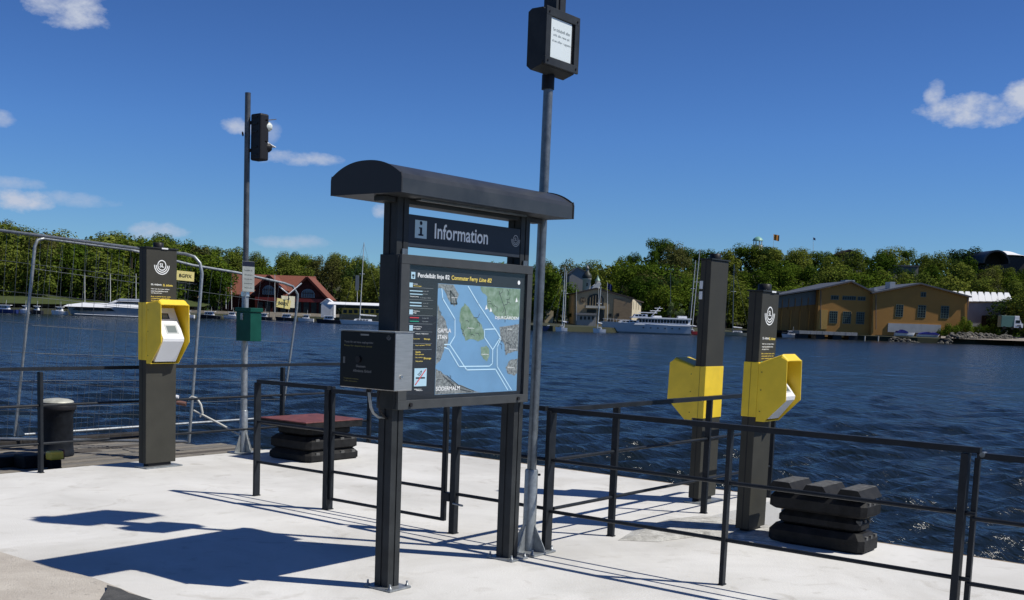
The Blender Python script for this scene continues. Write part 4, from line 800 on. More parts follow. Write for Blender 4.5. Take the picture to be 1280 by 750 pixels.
ve = Y1.part('roof_ventilator', MB().box(L2(1063, 350, D1)[0], L2(1075, 350, D1)[0], D1+4, D1+8, L2(1068, 355, D1)[1], L2(1068, 349.5, D1)[1]), mat('pale_sheet', (.42, .44, .45), .5, .2, .1, 1))
Y2 = far('boat_hall', 1150, 412, D1, 'ochre gabled boat hall with three tall windows and pale plinth beside the white hall', 'building')
D2 = D1-1.5
gable(Y2, D2, 26, [(1092.2, 366.8), (1150.5, 355.2), (1211.5, 371.5)], OCH, SLATE)
win(Y2, D2, 1119.5, 380.8, 1129, 396, 3, 5); win(Y2, D2, 1147, 381.6, 1157.2, 397, 3, 5); win(Y2, D2, 1175.8, 382.4, 1186, 398, 3, 5); win(Y2, D2, 1150.8, 365.2, 1157.5, 371.3, 2, 1)
rect(Y2, 'plinth', D2-.25, .24, 1110, 405, 1176, 416, PLIN)
for i, x in enumerate((1127, 1150, 1164)): pass
v2 = rect(Y2, 'roof_ventilator', D2+3, 3.5, 1112.5, 352.3, 1119, 361.5, mat('pale_sheet', (.42, .44, .45), .5)); rect(Y2, 'roof_ventilator', D2+3, 3, 1093, 359.5, 1096.5, 363.5, MATS['pale_sheet'])
for B_, D_, px, y0_, y1_ in ((Y1, D1, 1026, 363, 411), (Y2, D2, 1095, 368, 412), (Y2, D2, 1209.5, 372, 412)):
    a_ = at(px, y0_, D_-.2); b_ = at(px, y1_, D_-.2); B_.part('downpipe', MB().tube([a_, b_], .09, 6), SLATE)
for B_, D_, a_, b_, c_ in ((Y1, D1, (1024, 361.5), (1064, 352.5), (1091.3, 366)), (Y2, D2, (1092.2, 366.8), (1150.5, 355.2), (1211.5, 371.5))):
    P_ = [at(*q_, D_-.58) for q_ in (a_, b_, c_)]
    for u_, v_ in ((P_[0], P_[1]), (P_[1], P_[2])): B_.part('verge_board', MB().beam(u_+Vector((0,0,-.02)), v_+Vector((0,0,-.02)), .12, .42, up=(0,1,0)), mat('verge_brown', (.10, .06, .025), .8))
# --- white hall with scalloped roof
D3 = 322; WHT = mat('white_membrane', (.74, .75, .76), .6, 0, .05, .5); GRYW = mat('grey_wall', (.33, .35, .36), .7, 0, .14, .35)
Wh = far('white_hall', 1230, 400, D3, 'white hall with scalloped roof panels behind the ochre boat hall', 'building')
rect(Wh, 'wall', D3, 14, 1190, 374, 1262, 402, GRYW, zb=.2)
for i in range(10):
    px = 1183+i*8.1; a, b = L2(px, 370, D3)[0], L2(px+7.6, 370, D3)[0]; z0 = L2(px, 376.5, D3)[1]; z1 = L2(px, 363.3+i*.25, D3)[1]
    pl_ = [(a-.12, z0), (b+.12, z0), (b+.10, z0+(z1-z0)*.45), (b-.28, z1), (a+.28, z1), (a-.10, z0+(z1-z0)*.45)]; yy_ = lambda z: D3-.9+(z-z0)*.7; m6 = len(pl_)
    Wh.part('roof_panel', MB().add([(x, yy_(z), z) for x, z in pl_]+[(x, yy_(z)+.5, z-.3) for x, z in pl_], [tuple(range(m6)), tuple(range(2*m6-1, m6-1, -1))]+[(i_, (i_+1) % m6, (i_+1) % m6+m6, i_+m6) for i_ in range(m6)]), WHT)
rect(Wh, 'dark_container', D3-4, 3, 1233, 394.5, 1249.5, 405, mat('near_black', (.01, .01, .011), .8), zb=.3)
# --- red hall
REDW = mat('falu_red_wall', (.085, .022, .018), .85, 0, .15, .8); TILE = mat('red_tile_roof', (.17, .052, .030), .8, 0, .35, 1.2, stretch=(6, 1, 6)); TRIM = mat('red_dark_trim', (.06, .016, .014), .7)
D4 = 330; R_ = far('red_hall', 345, 390, D4, 'long dark red waterside hall with orange tile roof and arched gable windows', 'building')
(xa_, za_), (xb_, zb_) = L2(280, 366.5, D4+8), L2(372, 371, D4+8); zr_ = L2(320, 343, D4+18)[1]
R_.part('wall', MB().box(xa_, xb_, D4+8, D4+28, 0, za_), REDW)
R_.part('roof', MB().prism([(D4+7, za_-.2), (D4+18, zr_), (D4+29, za_-.2), (D4+29, za_-.5), (D4+7, za_-.5)], 'x', xa_-.5, xb_+4), TILE)
def redgable(pts, dd, arch):
    (xl, zl), (xm, zm), (xr, zr) = [L2(*q, D4+dd) for q in pts]; D = D4+dd
    R_.part('gable_wall', MB().prism([(xl, .2), (xr, .2), (xr, zr), (xm, zm), (xl, zl)], 'y', D, D+14), REDW)
    for (x0, z0) in ((xl, zl), (xr, zr)):
        d = (Vector((xm, zm))-Vector((x0, z0))).normalized(); n_ = Vector((-d.y, d.x)); n_ = n_ if n_.y > 0 else -n_; p = Vector((x0, z0))-d*.9
        q_ = Vector((xm, zm)); R_.part('gable_roof', MB().prism([tuple(p+n_*.02), tuple(q_+n_*.02), tuple(q_+n_*.32), tuple(p+n_*.32)], 'y', D-.7, D+16), TILE)
        R_.part('verge_board', MB().prism([tuple(p-n_*.3), tuple(q_-n_*.3), tuple(q_+n_*.30), tuple(p+n_*.30)], 'y', D-.85, D-.71), TRIM)
    ax0, az0 = L2(arch[0], arch[3], D); ax1, az1 = L2(arch[2], arch[1], D); mx_ = (ax0+ax1)/2; k = 12
    poly = [(ax0, az0), (ax1, az0)]+[(mx_+(ax1-ax0)/2*cos(pi*i/k), az0+(az1-az0)*(.35+.65*sin(pi*i/k))) for i in range(k+1)]
    w_ = R_.part('arched_window', MB().prism(poly, 'y', D-.16, D-.02), mat('window_frame_pale', (.30, .32, .34), .5))
    poly2 = [(mx_+(x-mx_)*.93, az0+.12+(z-az0)*.9) for x, z in poly]; R_.part('pane', MB().prism(poly2, 'y', D-.22, D-.165), mat('sky_glass', (.10, .13, .17), .2), w_)
    br = MB()
    for i in range(1, 6): x = ax0+(ax1-ax0)*i/6; br.box(x-.05, x+.05, D-.27, D-.225, az0+.1, az0+(az1-az0)*.75)
    br.box(ax0+.3, ax1-.3, D-.27, D-.225, az0+(az1-az0)*.48, az0+(az1-az0)*.55)
    R_.part('glazing_bar', br, TRIM, w_)
redgable([(359.5, 371.5), (384, 346.5), (409, 373)], 0, (376.5, 361.5, 393.5, 371.8)); redgable([(319, 359.5), (336.5, 344.5), (354, 361.5)], 3, (328, 357, 343.5, 368))
for i in range(9):
    px = 322+i*9.6; a, b = L2(px, 380, D4-.1)[0], L2(px+6.5, 380, D4-.1)[0]
    R_.part('shop_opening', MB().box(a, b, D4-.3, D4-.02, .4, L2(px, 377.5, D4)[1]), MATS['dark_glass'])
R_.part('fascia', MB().box(L2(319, 375, D4)[0], L2(409, 375, D4)[0], D4-.5, D4-.31, L2(360, 376.8, D4)[1], L2(360, 372.5, D4)[1]), mat('fascia_red', (.20, .022, .018), .6))
# waterfront clutter: quay walls
QW = mat('quay_wall', (.27, .26, .24), .85, 0, .2, .5)
def quay_seg(px0, py0, px1, py1, ptop0, ptop1, m=QW, back=3, name='quay_wall'):
    (ra, fa), (rb, fb) = sea_pt(px0, py0), sea_pt(px1, py1); za = at(px0, ptop0, fa).z; zb = at(px1, ptop1, fb).z
    vs = [(ra, fa, SEA-.8), (rb, fb, SEA-.8), (rb, fb, zb), (ra, fa, za), (ra, fa+back, SEA-.8), (rb, fb+back, SEA-.8), (rb, fb+back, zb), (ra, fa+back, za)]
    o = MB().add([to_world(v) for v in vs], [(0,1,2,3), (7,6,5,4), (0,4,5,1), (1,5,6,2), (2,6,7,3), (3,7,4,0)]).build(name, m); tag(o, kind='structure'); return o
quay_seg(-200, 384.5, 180, 395, 371, 380.5, back=6); quay_seg(180.2, 395, 300, 398.5, 385, 390, mat('timber_quay', (.22, .19, .15), .85, 0, .25, .7)); quay_seg(300.2, 398.5, 424, 401.9, 388.5, 393, MATS['timber_quay'])
quay_seg(424.2, 402, 660, 412, 397, 407, MATS['timber_quay']); quay_seg(660.2, 412, 760, 415.6, 408, 411, MATS['timber_quay']); quay_seg(972, 420.4, 1135, 427.2, 414, 420, mat('dark_quay', (.05, .045, .04), .9, 0, .3, .8))
# lawn strip at left
GR = mat('lawn', (.05, .066, .022), .95, 0, .2, .3)
vsl = []
for i in range(16):
    px = -100+i*20; s0 = at(px, 380, 262); r = s0.x; f = shore_f(r)+4
    vsl += [(r, f, at(px, 379+px*.012, f).z), (r, f+26, at(px, 366+px*.02, f+26).z)]
lw = MB().add([to_world(v) for v in vsl], [(2*i, 2*i+2, 2*i+3, 2*i+1) for i in range(15)]).build('lawn', GR); tag(lw, kind='structure')
# beige house & pale house
BEI = mat('beige_plaster', (.52, .40, .24), .8, 0, .08, .4); ROOFD = mat('dark_roof', (.06, .05, .045), .7, 0, .2, .5)
H1 = far('beige_house', 229, 386, 318, 'small beige house between the left reader column and the signal pole', 'house'); gable(H1, 318, 9, [(219.5, 354), (229, 348), (239, 355)], BEI, ROOFD, .3)
for (x, y) in ((221.5, 358), (227, 358.3), (233, 358.6), (222, 368), (233, 369)): win(H1, 318, x, y, x+3, y+5.5, 2, 2, mat('window_frame_dark', (.05, .045, .04), .5), t_=.06)
H2 = far('cream_house', 686, 390, 300, 'small cream house just right of the tall pole across the water', 'house'); gable(H2, 300, 8, [(679, 375.5), (685.5, 371.5), (692.5, 376)], mat('cream_plaster', (.62, .52, .34), .8), ROOFD, .3)
for (x, y) in ((681, 378), (686, 378.3), (681, 384), (686, 384.5)): win(H2, 300, x, y, x+2.6, y+4, 2, 2, MATS['window_frame_dark'], t_=.06)
# --- stone hall with onion-domed tower
D5 = 292; STN = mat('sandstone', (.36, .275, .16), .85, 0, .14, .35, stretch=(1, 1, 3)); STN2 = mat('brown_brick', (.27, .19, .11), .85, 0, .14, .6, stretch=(1, 1, 4)); STNL = mat('sunlit_tint_stone', (.55, .48, .34), .8, 0, .1, .4)  # end-wall stone is a paler copy, sunlight put into its colour
St = far('stone_hall', 745, 402, D5, 'tan stone hall with low gable, round emblem and dark arched window behind the moored boats', 'building')
gable(St, D5, 24, [(721.5, 366.8), (745, 361.3), (790.3, 373.6)], STN, ROOFD, .35)
rect(St, 'brick_panel', D5-.2, .19, 767, 373, 790, 402, STN2); xe, ze = L2(790.3, 373.6, D5); xe2 = L2(801.5, 380, D5+9)[0]
St.part('bright_end_wall', MB().add([(xe+.02, D5, .5), (xe2, D5+9, .5), (xe2, D5+9, ze-.7), (xe+.02, D5, ze-.05), (xe, D5+.4, .5), (xe2-.3, D5+9, .5), (xe2-.3, D5+9, ze-.7), (xe, D5+.4, ze-.05)], [(0,1,2,3),(7,6,5,4),(0,4,5,1),(1,5,6,2),(2,6,7,3),(3,7,4,0)]), STNL)
for i_ in range(3):
    t0_ = .15+i_*.28; xa2 = xe+(xe2-xe)*t0_; fa2 = D5+9*t0_; St.part('window', MB().add([(xa2+.05, fa2-.02, 5), (xa2+.25, fa2+.9, 5), (xa2+.25, fa2+.9, 7), (xa2+.05, fa2-.02, 7), (xa2+.1, fa2, 5), (xa2+.2, fa2+.9, 5), (xa2+.2, fa2+.9, 7), (xa2+.1, fa2, 7)], [(0,1,2,3),(7,6,5,4),(0,4,5,1),(1,5,6,2),(2,6,7,3),(3,7,4,0)]), GLASSD)
St.part('end_roof', MB().add([(xe-.6, D5-.5, ze+.25), (xe2+.6, D5+8.6, ze-.5), (xe2-3, D5+22, ze+.2), (xe-2, D5+22, ze+1.2), (xe-.6, D5-.5, ze-.05), (xe2+.6, D5+8.6, ze-.8), (xe2-3, D5+22, ze-.1), (xe-2, D5+22, ze+.9)], [(0,1,2,3),(7,6,5,4),(0,4,5,1),(1,5,6,2),(2,6,7,3),(3,7,4,0)]), ROOFD)
ax0, az0 = L2(734, 382, D5); ax1, az1 = L2(755, 367.8, D5); mx_ = (ax0+ax1)/2
St.part('arched_window', MB().prism([(ax0, az0), (ax1, az0)]+[(mx_+(ax1-ax0)/2*cos(pi*i/12), az0+(az1-az0)*(.5+.5*sin(pi*i/12))) for i in range(13)], 'y', D5-.12, D5-.01), GLASSD)
bb = MB()
for i in range(1, 6): x = ax0+(ax1-ax0)*i/6; bb.box(x-.06, x+.06, D5-.2, D5-.13, az0, az0+(az1-az0)*(.5+.4*sin(pi*i/6)))
St.part('glazing_bar', bb, STN)
rect(St, 'balcony', D5-1.6, 1.5, 732.5, 382.2, 756.5, 385.2, mat('pale_stone', (.52, .49, .40), .8)); rect(St, 'dark_bay', D5-.12, .1, 733.5, 386.5, 745, 391, GLASSD); rect(St, 'dark_bay', D5-.12, .1, 749, 387, 755.5, 401, GLASSD)
ex, ez = L2(728.5, 375, D5); em = MB(); ring(em, (ex, D5-.06, ez), (1,0,0), (0,0,1), 0, .75, 0, 2*pi, 24); eo = St.part('round_emblem', em, BLACKP)
em = MB(); ring(em, (ex, D5-.09, ez), (1,0,0), (0,0,1), .50, .60, 0, 2*pi, 24); q_ = text_mb('M', w=.7, h=.45, origin=(ex-.35, D5-.09, ez-.22), bold=.03); em.add(q_.v, q_.f); St.part('emblem_print', em, STN, eo)
for (x, y) in ((761, 392), (770.5, 391.5), (760.5, 399)): win(St, D5-.2 if x > 767 else D5, x, y, x+3.4, y+4, 2, 2, MATS['window_frame_dark'], t_=.08)
En = far('white_entrance_hut', 733, 402, D5-6, 'low pale entrance building at the foot of the stone hall', 'building'); rect(En, 'wall', D5-6, 4, 721.5, 394, 745, 402, mat('hut_grey', (.32, .31, .29), .8), zb=.1); rect(En, 'roof', D5-6.5, 5, 720.5, 391.3, 746, 393.9, mat('hut_roof', (.22, .21, .20), .7))
for x in (726, 731, 736, 741): win(En, D5-6, x-1, 395.5, x+1.4, 399.5, 1, 1, MATS['window_frame_dark'], t_=.06)
D6 = 330; Tw = far('domed_tower', 733, 364, D6, 'white round tower with dark onion dome behind the stone hall', 'tower'); tx_, tz = L2(733, 364, D6); sc = D6/FOC
wp = mat('white_plaster', (.70, .69, .64), .8, 0, .06, .4)
Tw.part('drum', MB().lathe((tx_, D6, tz-3), [(5*sc, 0), (5*sc, 3+14.5*sc), (5.6*sc, 3+14.6*sc), (5.6*sc, 3+15.4*sc)], 20), wp)
Tw.part('dome', MB().lathe((tx_, D6, tz+15.4*sc), [(5.6*sc, 0), (6*sc, 2.5*sc), (5.2*sc, 5.2*sc), (3.2*sc, 7.5*sc), (2.2*sc, 9*sc)], 20), mat('dome_copper', (.05, .055, .05), .5, .3, .2, .8))
Tw.part('lantern', MB().lathe((tx_, D6, tz+24.4*sc), [(2*sc, 0), (2*sc, 3*sc), (2.6*sc, 3.2*sc), (1.4*sc, 5*sc), (.5*sc, 7*sc), (.15*sc, 9.5*sc)], 14), mat('lantern_grey', (.24, .25, .24), .5))
Tw.part('window', MB().box(tx_-.2, tx_+.2, D6-5*sc-.06, D6-5*sc+.1, tz+6*sc, tz+10*sc), GLASSD)
cx_, cz_ = L2(747, 351, D6); Tw.part('side_turret', MB().lathe((cx_, D6, cz_-3), [(3*sc, 0), (3*sc, 3), (3.6*sc, 3.02)], 14), wp); Tw.part('turret_cone', MB().lathe((cx_, D6, cz_), [(3.7*sc, 0.03), (.8*sc, 5*sc), (.1*sc, 7.5*sc)], 14), mat('green_copper', (.16, .26, .21), .5, .1, .2, .8))
a_ = [L2(*q, D6+1) for q in ((737.5, 366), (738, 362), (742, 357), (746, 354), (750, 353), (750.5, 356), (747, 360), (745, 366))]; Tw.part('swept_roof', MB().prism(a_, 'y', D6-1.0, D6+5), wp)
Gh = far('grey_roofed_house', 722, 345, 372, 'grey roofed house peeping over the trees beside the domed tower', 'house'); gable(Gh, 372, 10, [(712, 343), (722, 335), (737, 343)], mat('house_grey', (.28, .28, .27), .8), SLATE, .3, zbot=8)
# flags and poles
def pole(name, px, y0, y1, D, label, cat_='mast', group=None, w_=.07, m=None, flag=None, lean=0):
    a = at(px, y1, D); b = at(px+lean, y0, D); P_ = Far(name, a.x, D, a.z, label, cat_, group); P_.part('shaft', MB().tube([a, b], [w_, w_*.6], 8), m or mat('pole_white', (.62, .62, .58), .4))
    if flag: P_.part('flag', MB().add([(b.x+.1+i*flag[1]/6, D+.12*sin(i*1.6), b.z-.2-j*flag[2]-.06*i) for i in range(7) for j in (0, 1)], [(2*i, 2*i+1, 2*i+3, 2*i+2) for i in range(6)]), flag[0])
    return P_
fb = mat('flag_navy', (.012, .02, .09), .8); fo = mat('flag_orange', (.50, .20, .03), .8)
pole('flagpole', 759.3, 353, 400, D5-8, 'white flagpole with navy flag in front of the stone hall', 'flagpole', flag=(fb, 1.1, 1.5)); pole('flagpole', 720.5, 362, 401, D5-8, 'white flagpole at the left corner of the stone hall', 'flagpole'); pole('flagpole', 748.3, 351, 400, D5-9, 'white flagpole before the arched window of the stone hall', 'flagpole')
for i, (px, y0, y1, lb) in enumerate(((106, 341, 378, 'white pole on the lawn above the bow of the long white yacht'), (138, 342, 379, 'white pole above the middle of the long white yacht'), (170, 342, 380, 'white pole just left of the left reader column'), (262, 347, 383, 'white pole between the fence legs left of the signal pole'), (282.5, 352, 386, 'white pole at the left end of the red hall'), (289.5, 350, 387, 'second white pole at the left end of the red hall'), (343.5, 343, 391, 'white pole before the smaller gable of the red hall'), (446.5, 345, 392, 'grey banner pole beside the tall white sailboat mast'))):
    P_ = pole('flagpole', px, y0, y1, 268 if px < 200 else 315, lb, 'flagpole', w_=.11)
    if i == 7: rr_ = at(445, 344, 315); P_.part('banner', MB().box(rr_.x-.1, rr_.x+.9, 314.9, 315, at(446, 363, 315).z, rr_.z), mat('banner_grey', (.20, .22, .23), .7))
# hilltop structures
D7 = 425; Pv = far('hill_pavilion', 947, 310, D7, 'small white lookout pavilion with turquoise roof on the wooded hill', 'pavilion'); px_, pz_ = L2(947, 306.5, D7); sc = D7/FOC
Pv.part('base', MB().lathe((px_, D7, pz_-2), [(6*sc, 0), (6*sc, 2)], 8), wp)
for i in range(8): a = i*pi/4+.2; Pv.part('pillar', MB().box(px_+5.2*sc*cos(a)-.12, px_+5.2*sc*cos(a)+.12, D7+5.2*sc*sin(a)-.12, D7+5.2*sc*sin(a)+.12, pz_, pz_+5.5*sc), wp)
Pv.part('roof', MB().lathe((px_, D7, pz_+5.5*sc), [(6.6*sc, 0), (5.6*sc, 2.2*sc), (3.4*sc, 4*sc), (1*sc, 5*sc)], 16), mat('turquoise_roof', (.16, .36, .30), .5))
pole('flagpole', 967, 292, 312, D7, 'flagpole with orange flag above the wooded hilltop', 'flagpole', flag=(fo, 2.1, 2.2)); pole('flagpole', 1016.5, 296, 314, D7, 'thin flagpole with tiny dark flag on the hilltop', 'flagpole', flag=(fb, .8, .8))
Dh = far('dark_hill_house', 1062, 330, 415, 'dark roofed house on the hilltop above the ochre boat hall', 'house'); gable(Dh, 415, 9, [(1051, 318), (1062, 313), (1076, 319)], mat('house_dark', (.06, .055, .055), .8), ROOFD, .3, zbot=14)
for x in (1055, 1060, 1066, 1071): win(Dh, 415, x, 321, x+2.4, 324.5, 1, 1, MATS['window_frame_dark'], t_=.08)
for (x0, y0, x1, y1, D) in ((1060, 326, 1078, 334, 400), (1118, 333, 1148, 339, 392)):
    Tt = far('hillside_terrace', (x0+x1)/2, y1, D, 'grey stone building %s' % ('among the trees left of the hill crest' if x0 < 1100 else 'half hidden in the trees above the right boat hall'), 'building'); rect(Tt, 'wall', D, 8, x0, y0, x1, y1, mat('hill_stone', (.20, .20, .19), .8, 0, .1, .3), zb=6); rect(Tt, 'roof', D-.4, 9, x0-1, y0-1.6, x1+1, y0-.02, SLATE)
Da = far('arched_stand', 1236, 328, 410, 'dark arched stand roof on the hill at the right edge', 'building'); ax_, az_ = L2(1236, 330, 410); sc = 410/FOC
arc = [(ax_+16.5*sc*cos(pi*i/18), az_+16*sc*sin(pi*i/18)) for i in range(19)]; arc2 = [(ax_+14.5*sc*cos(pi*i/18), az_+14*sc*sin(pi*i/18)) for i in range(18, -1, -1)]
Da.part('arch_roof', MB().prism(arc+arc2, 'y', 404, 426), mat('arch_dark', (.02, .028, .04), .4)); Da.part('inner_wall', MB().prism(arc2[::-1], 'y', 410, 411), mat('stand_interior', (.045, .04, .035), .9))
Db = far('white_dome_roof', 1270, 325, 418, 'low white curved roof behind the dark arched stand', 'building'); bx_, bz_ = L2(1265, 320.5, 418)
pr_ = [(bx_-24*sc+48*sc*i/14, (8*sc*sin(pi*i/14)**.7 if 0 < i < 14 else 0)) for i in range(15)]
Db.part('roof', MB().add([(x, 418, bz_+z*.25) for x, z in pr_]+[(x, 424, bz_+z) for x, z in pr_]+[(x, 440, bz_+z*.9) for x, z in pr_], [(i, i+1, i+16, i+15) for i in range(14)]+[(i+15, i+16, i+31, i+30) for i in range(14)]), WHT); Db.part('wall', MB().box(bx_-20*sc, bx_+24*sc, 419, 439, 10, bz_-.02), mat('house_dark', (.06, .055, .055), .8))
# --- van and shore things at right
D8 = 296; vx, vz = L2(1262, 412, D8); Vn = Far('box_van', vx, D8, vz, 'white and green box van parked at the far right shore', 'van', yaw=0)
s_ = D8/FOC
def vp(name, x0, x1, y0, y1, z0, z1, m, b=0, parent=None): return Vn.lpart(name, MB().box(x0*s_, x1*s_, y0, y1, z0*s_, z1*s_, b), m, parent)
gv = mat('van_green', (.10, .20, .16), .4); wv_ = mat('van_white', (.74, .75, .76), .35)
vp('cargo_box', -13, 3, -.9, 1.3, 3, 17, gv, .08); vp('cargo_front', 3.05, 9, -.95, 1.3, 9, 17, wv_, .1); cab = Vn.lpart('cab', MB().prism([(2.9*s_, 2.6*s_), (14*s_, 2.6*s_), (14*s_, 7.5*s_), (12*s_, 8.2*s_), (10*s_, 12.4*s_), (3*s_, 12.4*s_)], 'y', -1.0, 1.2), wv_)
Vn.lpart('windscreen', MB().box(4.6*s_, 10*s_, -1.03, -1.005, 8.2*s_, 11.8*s_), GLASSD); Vn.lpart('side_glass', MB().prism([(10.12*s_, 12*s_), (12.05*s_, 8.35*s_), (12.3*s_, 8.35*s_), (10.4*s_, 12.1*s_)], 'y', -.9, 1.1), GLASSD)
Vn.lpart('grille', MB().box(5.5*s_, 11*s_, -1.04, -1.005, 4.2*s_, 5.8*s_), BLACKP)
for x in (-9, 1, 10.5): Vn.lpart('wheel', MB().tube([(x*s_, -1.02, 2*s_), (x*s_, -.8, 2*s_)], 2*s_, 14), RUB)
for x in (5.2, 11.4): Vn.lpart('headlight', MB().box(x*s_, (x+1.3)*s_, -1.05, -1.005, 5*s_, 6.2*s_), WHT)
# ---------------- boats
HW = mat('hull_white', (.74, .75, .77), .3); HB = mat('hull_blue', (.02, .035, .14), .35); HG = mat('hull_grey', (.36, .39, .43), .35); DKW = mat('boat_glass', (.015, .02, .03), .15); TEAK = mat('teak', (.28, .18, .09), .7, 0, .2, 2); DHB = mat('hull_dark', (.02, .022, .03), .4)
def hull_mb(Lh, beam, hb, hs_, bow=-1, draft=.35, rake=.08):
    n_ = 14; vs = []; fs = []
    for i in range(n_+1):
        t_ = i/n_; w_ = beam/2*min(1, (max(t_, .0)*2.1)**.62)*(1-.12*max(0, t_-.7)/.3); z = hb+(hs_-hb)*min(1, t_*1.25); w_ = max(w_, .03)
        for (kw, kz, kx) in ((.0, -draft, rake*1.6), (.62, -draft*.6, rake), (.90, .15*z, rake*.5), (1, z, 0)):
            xo = Lh*(t_+kx*(1-t_)) ; vs += [(xo, -w_*kw, kz if kz < 0 else kz)]
        for (kw, kz, kx) in ((1, z, 0), (.90, .15*z, rake*.5), (.62, -draft*.6, rake)): vs += [(Lh*(t_+kx*(1-t_)), w_*kw, kz)]
    m_ = 7
    for i in range(n_):
        for k in range(m_): fs.append((i*m_+k, i*m_+(k+1) % m_, (i+1)*m_+(k+1) % m_, (i+1)*m_+k))
    fs += [tuple(range(m_))[::-1], tuple(range(n_*m_, n_*m_+m_))]
    mb = MB().add([((x-Lh/2)*-bow, y, z) for x, y, z in vs], fs); return mb
def boat(name, px0, px1, py, label, cat_='boat', bow=-1, hb=1.2, hs_=.9, hm=HW, beam=None, yaw=0, group=None, dz=0, D=None):
    pm = (px0+px1)/2; r, f = sea_pt(pm, py) 
    if D: f = D; r = at(pm, py, D).x
    Lh = (px1-px0)/FOC*f/ max(.3, cos(yaw)); B_ = Far(name, r, f, SEA+dz, label, cat_, group, yaw); B_.L = Lh; B_.bow = bow; B_.beam = beam or Lh*.26
    B_.hull = B_.lpart('hull', hull_mb(Lh, B_.beam, hb, hs_, bow), hm); return B_
def sup(B_, name, x0, x1, z0, z1, m, w_=.7, sl=(.5, .2), parent=None, tp=.12):   # x measured from bow as fraction
    X = lambda t_: (t_-.5)*B_.L*-B_.bow; h_ = z1-z0; W_ = B_.beam*w_/2
    W2 = max(W_*.45, W_-h_*tp); q4 = [(X(x0), z0, W_), (X(x1), z0, W_), (X(x1)-(-B_.bow)*sl[1]*h_, z1, W2), (X(x0)+(-B_.bow)*sl[0]*h_, z1, W2)]
    return B_.lpart(name, MB().add([(x, -w9, z) for x, z, w9 in q4]+[(x, w9, z) for x, z, w9 in q4], [(0,1,2,3), (7,6,5,4), (0,4,5,1), (1,5,6,2), (2,6,7,3), (3,7,4,0)]), m, parent)
def band(B_, x0, x1, z0, z1, w_=.7, sl=(.4, .0), n_=0, m=DKW):
    X = lambda t_: (t_-.5)*B_.L*-B_.bow; W_ = B_.beam*w_/2+.03; h_ = z1-z0
    if n_ <= 1: return B_.lpart('window', MB().prism([(X(x0), z0), (X(x1), z0), (X(x1), z1), (X(x0)+(-B_.bow)*sl[0]*h_, z1)], 'y', -W_, W_), m)
    for i in range(n_):
        a = x0+(x1-x0)*i/n_; b_ = a+(x1-x0)/n_*.78; B_.lpart('window', MB().prism([(X(a), z0), (X(b_), z0), (X(b_), z1), (X(a), z1)], 'y', -W_, W_), m)
def fit(B_, name, pts, r, m): B_.lpart(name, MB().tube([((t_-.5)*B_.L*-B_.bow, y, z) for t_, y, z in pts], r, 6), m)
# long white yacht at left
A1 = boat('motor_yacht', 83, 214, 396.2, 'long sleek white motor yacht with dark side windows moored at left', 'yacht', hb=2.55, hs_=2.0, hm=HG, beam=5.6, D=256)
sup(A1, 'upper_hull', .01, .97, 1.98, 2.5, HW, .99, (2, .3), tp=1.2); sup(A1, 'deck', .07, .97, 2.5, 3.0, HW, .75, (6, .4), tp=1.2); band(A1, .10, .96, 1.25, 1.95, .93, (1.2, 0)); sup(A1, 'cabin', .42, .93, 3.0, 3.75, HW, .6, (2.2, .5), tp=.5); band(A1, .48, .80, 3.08, 3.5, .6, (2, 0), 1); sup(A1, 'flybridge', .50, .86, 3.76, 4.15, HW, .5, (1.6, .3)); fit(A1, 'radar_arch', [(.72, 0, 4.1), (.76, 0, 5.0), (.79, 0, 5.05)], .12, HW)
fit(A1, 'rub_rail', [(.12, -2.75, .35), (.95, -2.65, .12)], .10, HW)
# big yacht right of centre
A2 = boat('motor_yacht', 750, 861, 417, 'large white motor yacht with long row of cabin windows before the wooded hill', 'yacht', hb=2.7, hs_=2.2, hm=mat('hull_pale', (.50, .54, .58), .35), beam=5.4)
for a, b_ in ((.36, .985),): sup(A2, 'bulwark', a, b_, 2.15, 2.5, HW, .985, (1, 0))
sup(A2, 'saloon', .40, .985, 2.4, 3.75, HW, .8, (.5, 0)); band(A2, .42, .97, 2.75, 3.55, .8, (.2, 0), 16); sup(A2, 'upper_deck', .34, 1.0, 3.76, 4.05, HW, .92, (.5, 0)); sup(A2, 'fore_cabin', .20, .42, 2.5, 3.15, HW, .62, (1.2, 0)); band(A2, .24, .40, 2.7, 3.02, .62, (1, 0), 4)
sup(A2, 'bridge', .36, .52, 4.05, 4.75, HW, .5, (.6, .2)); band(A2, .38, .50, 4.2, 4.6, .5, (.3, 0), 3); sup(A2, 'tender', .56, .68, 4.06, 4.45, HW, .3, (.8, .3)); sup(A2, 'deck_box', .86, .96, 4.06, 4.6, HW, .4, (.2, .2))
fit(A2, 'radar_mast', [(.56, 0, 4.1), (.62, 0, 5.6), (.66, 0, 6.7)], .12, HW); fit(A2, 'radar_mast_spar', [(.55, 0, 5.6), (.67, 0, 5.7)], .09, HW); fit(A2, 'radar_mast_spar', [(.60, 0, 6.3), (.69, 0, 6.3)], .07, HW); sup(A2, 'awning', .42, .62, 5.05, 5.25, HW, .6, (2, 0))
for k in range(9): fit(A2, 'rail_stanchion', [(.03+k*.035, -1.6-.1*k if k < 6 else -2.2, 2.6), (.03+k*.035, -1.6-.1*k if k < 6 else -2.2, 3.3)], .03, HW)
fit(A2, 'bow_rail', [(.02, -1.4, 3.35), (.35, -2.3, 3.2)], .035, HW)
for k in range(6): band(A2, .46+k*.08, .475+k*.08, 1.35, 1.6, .985, (0, 0), 1)
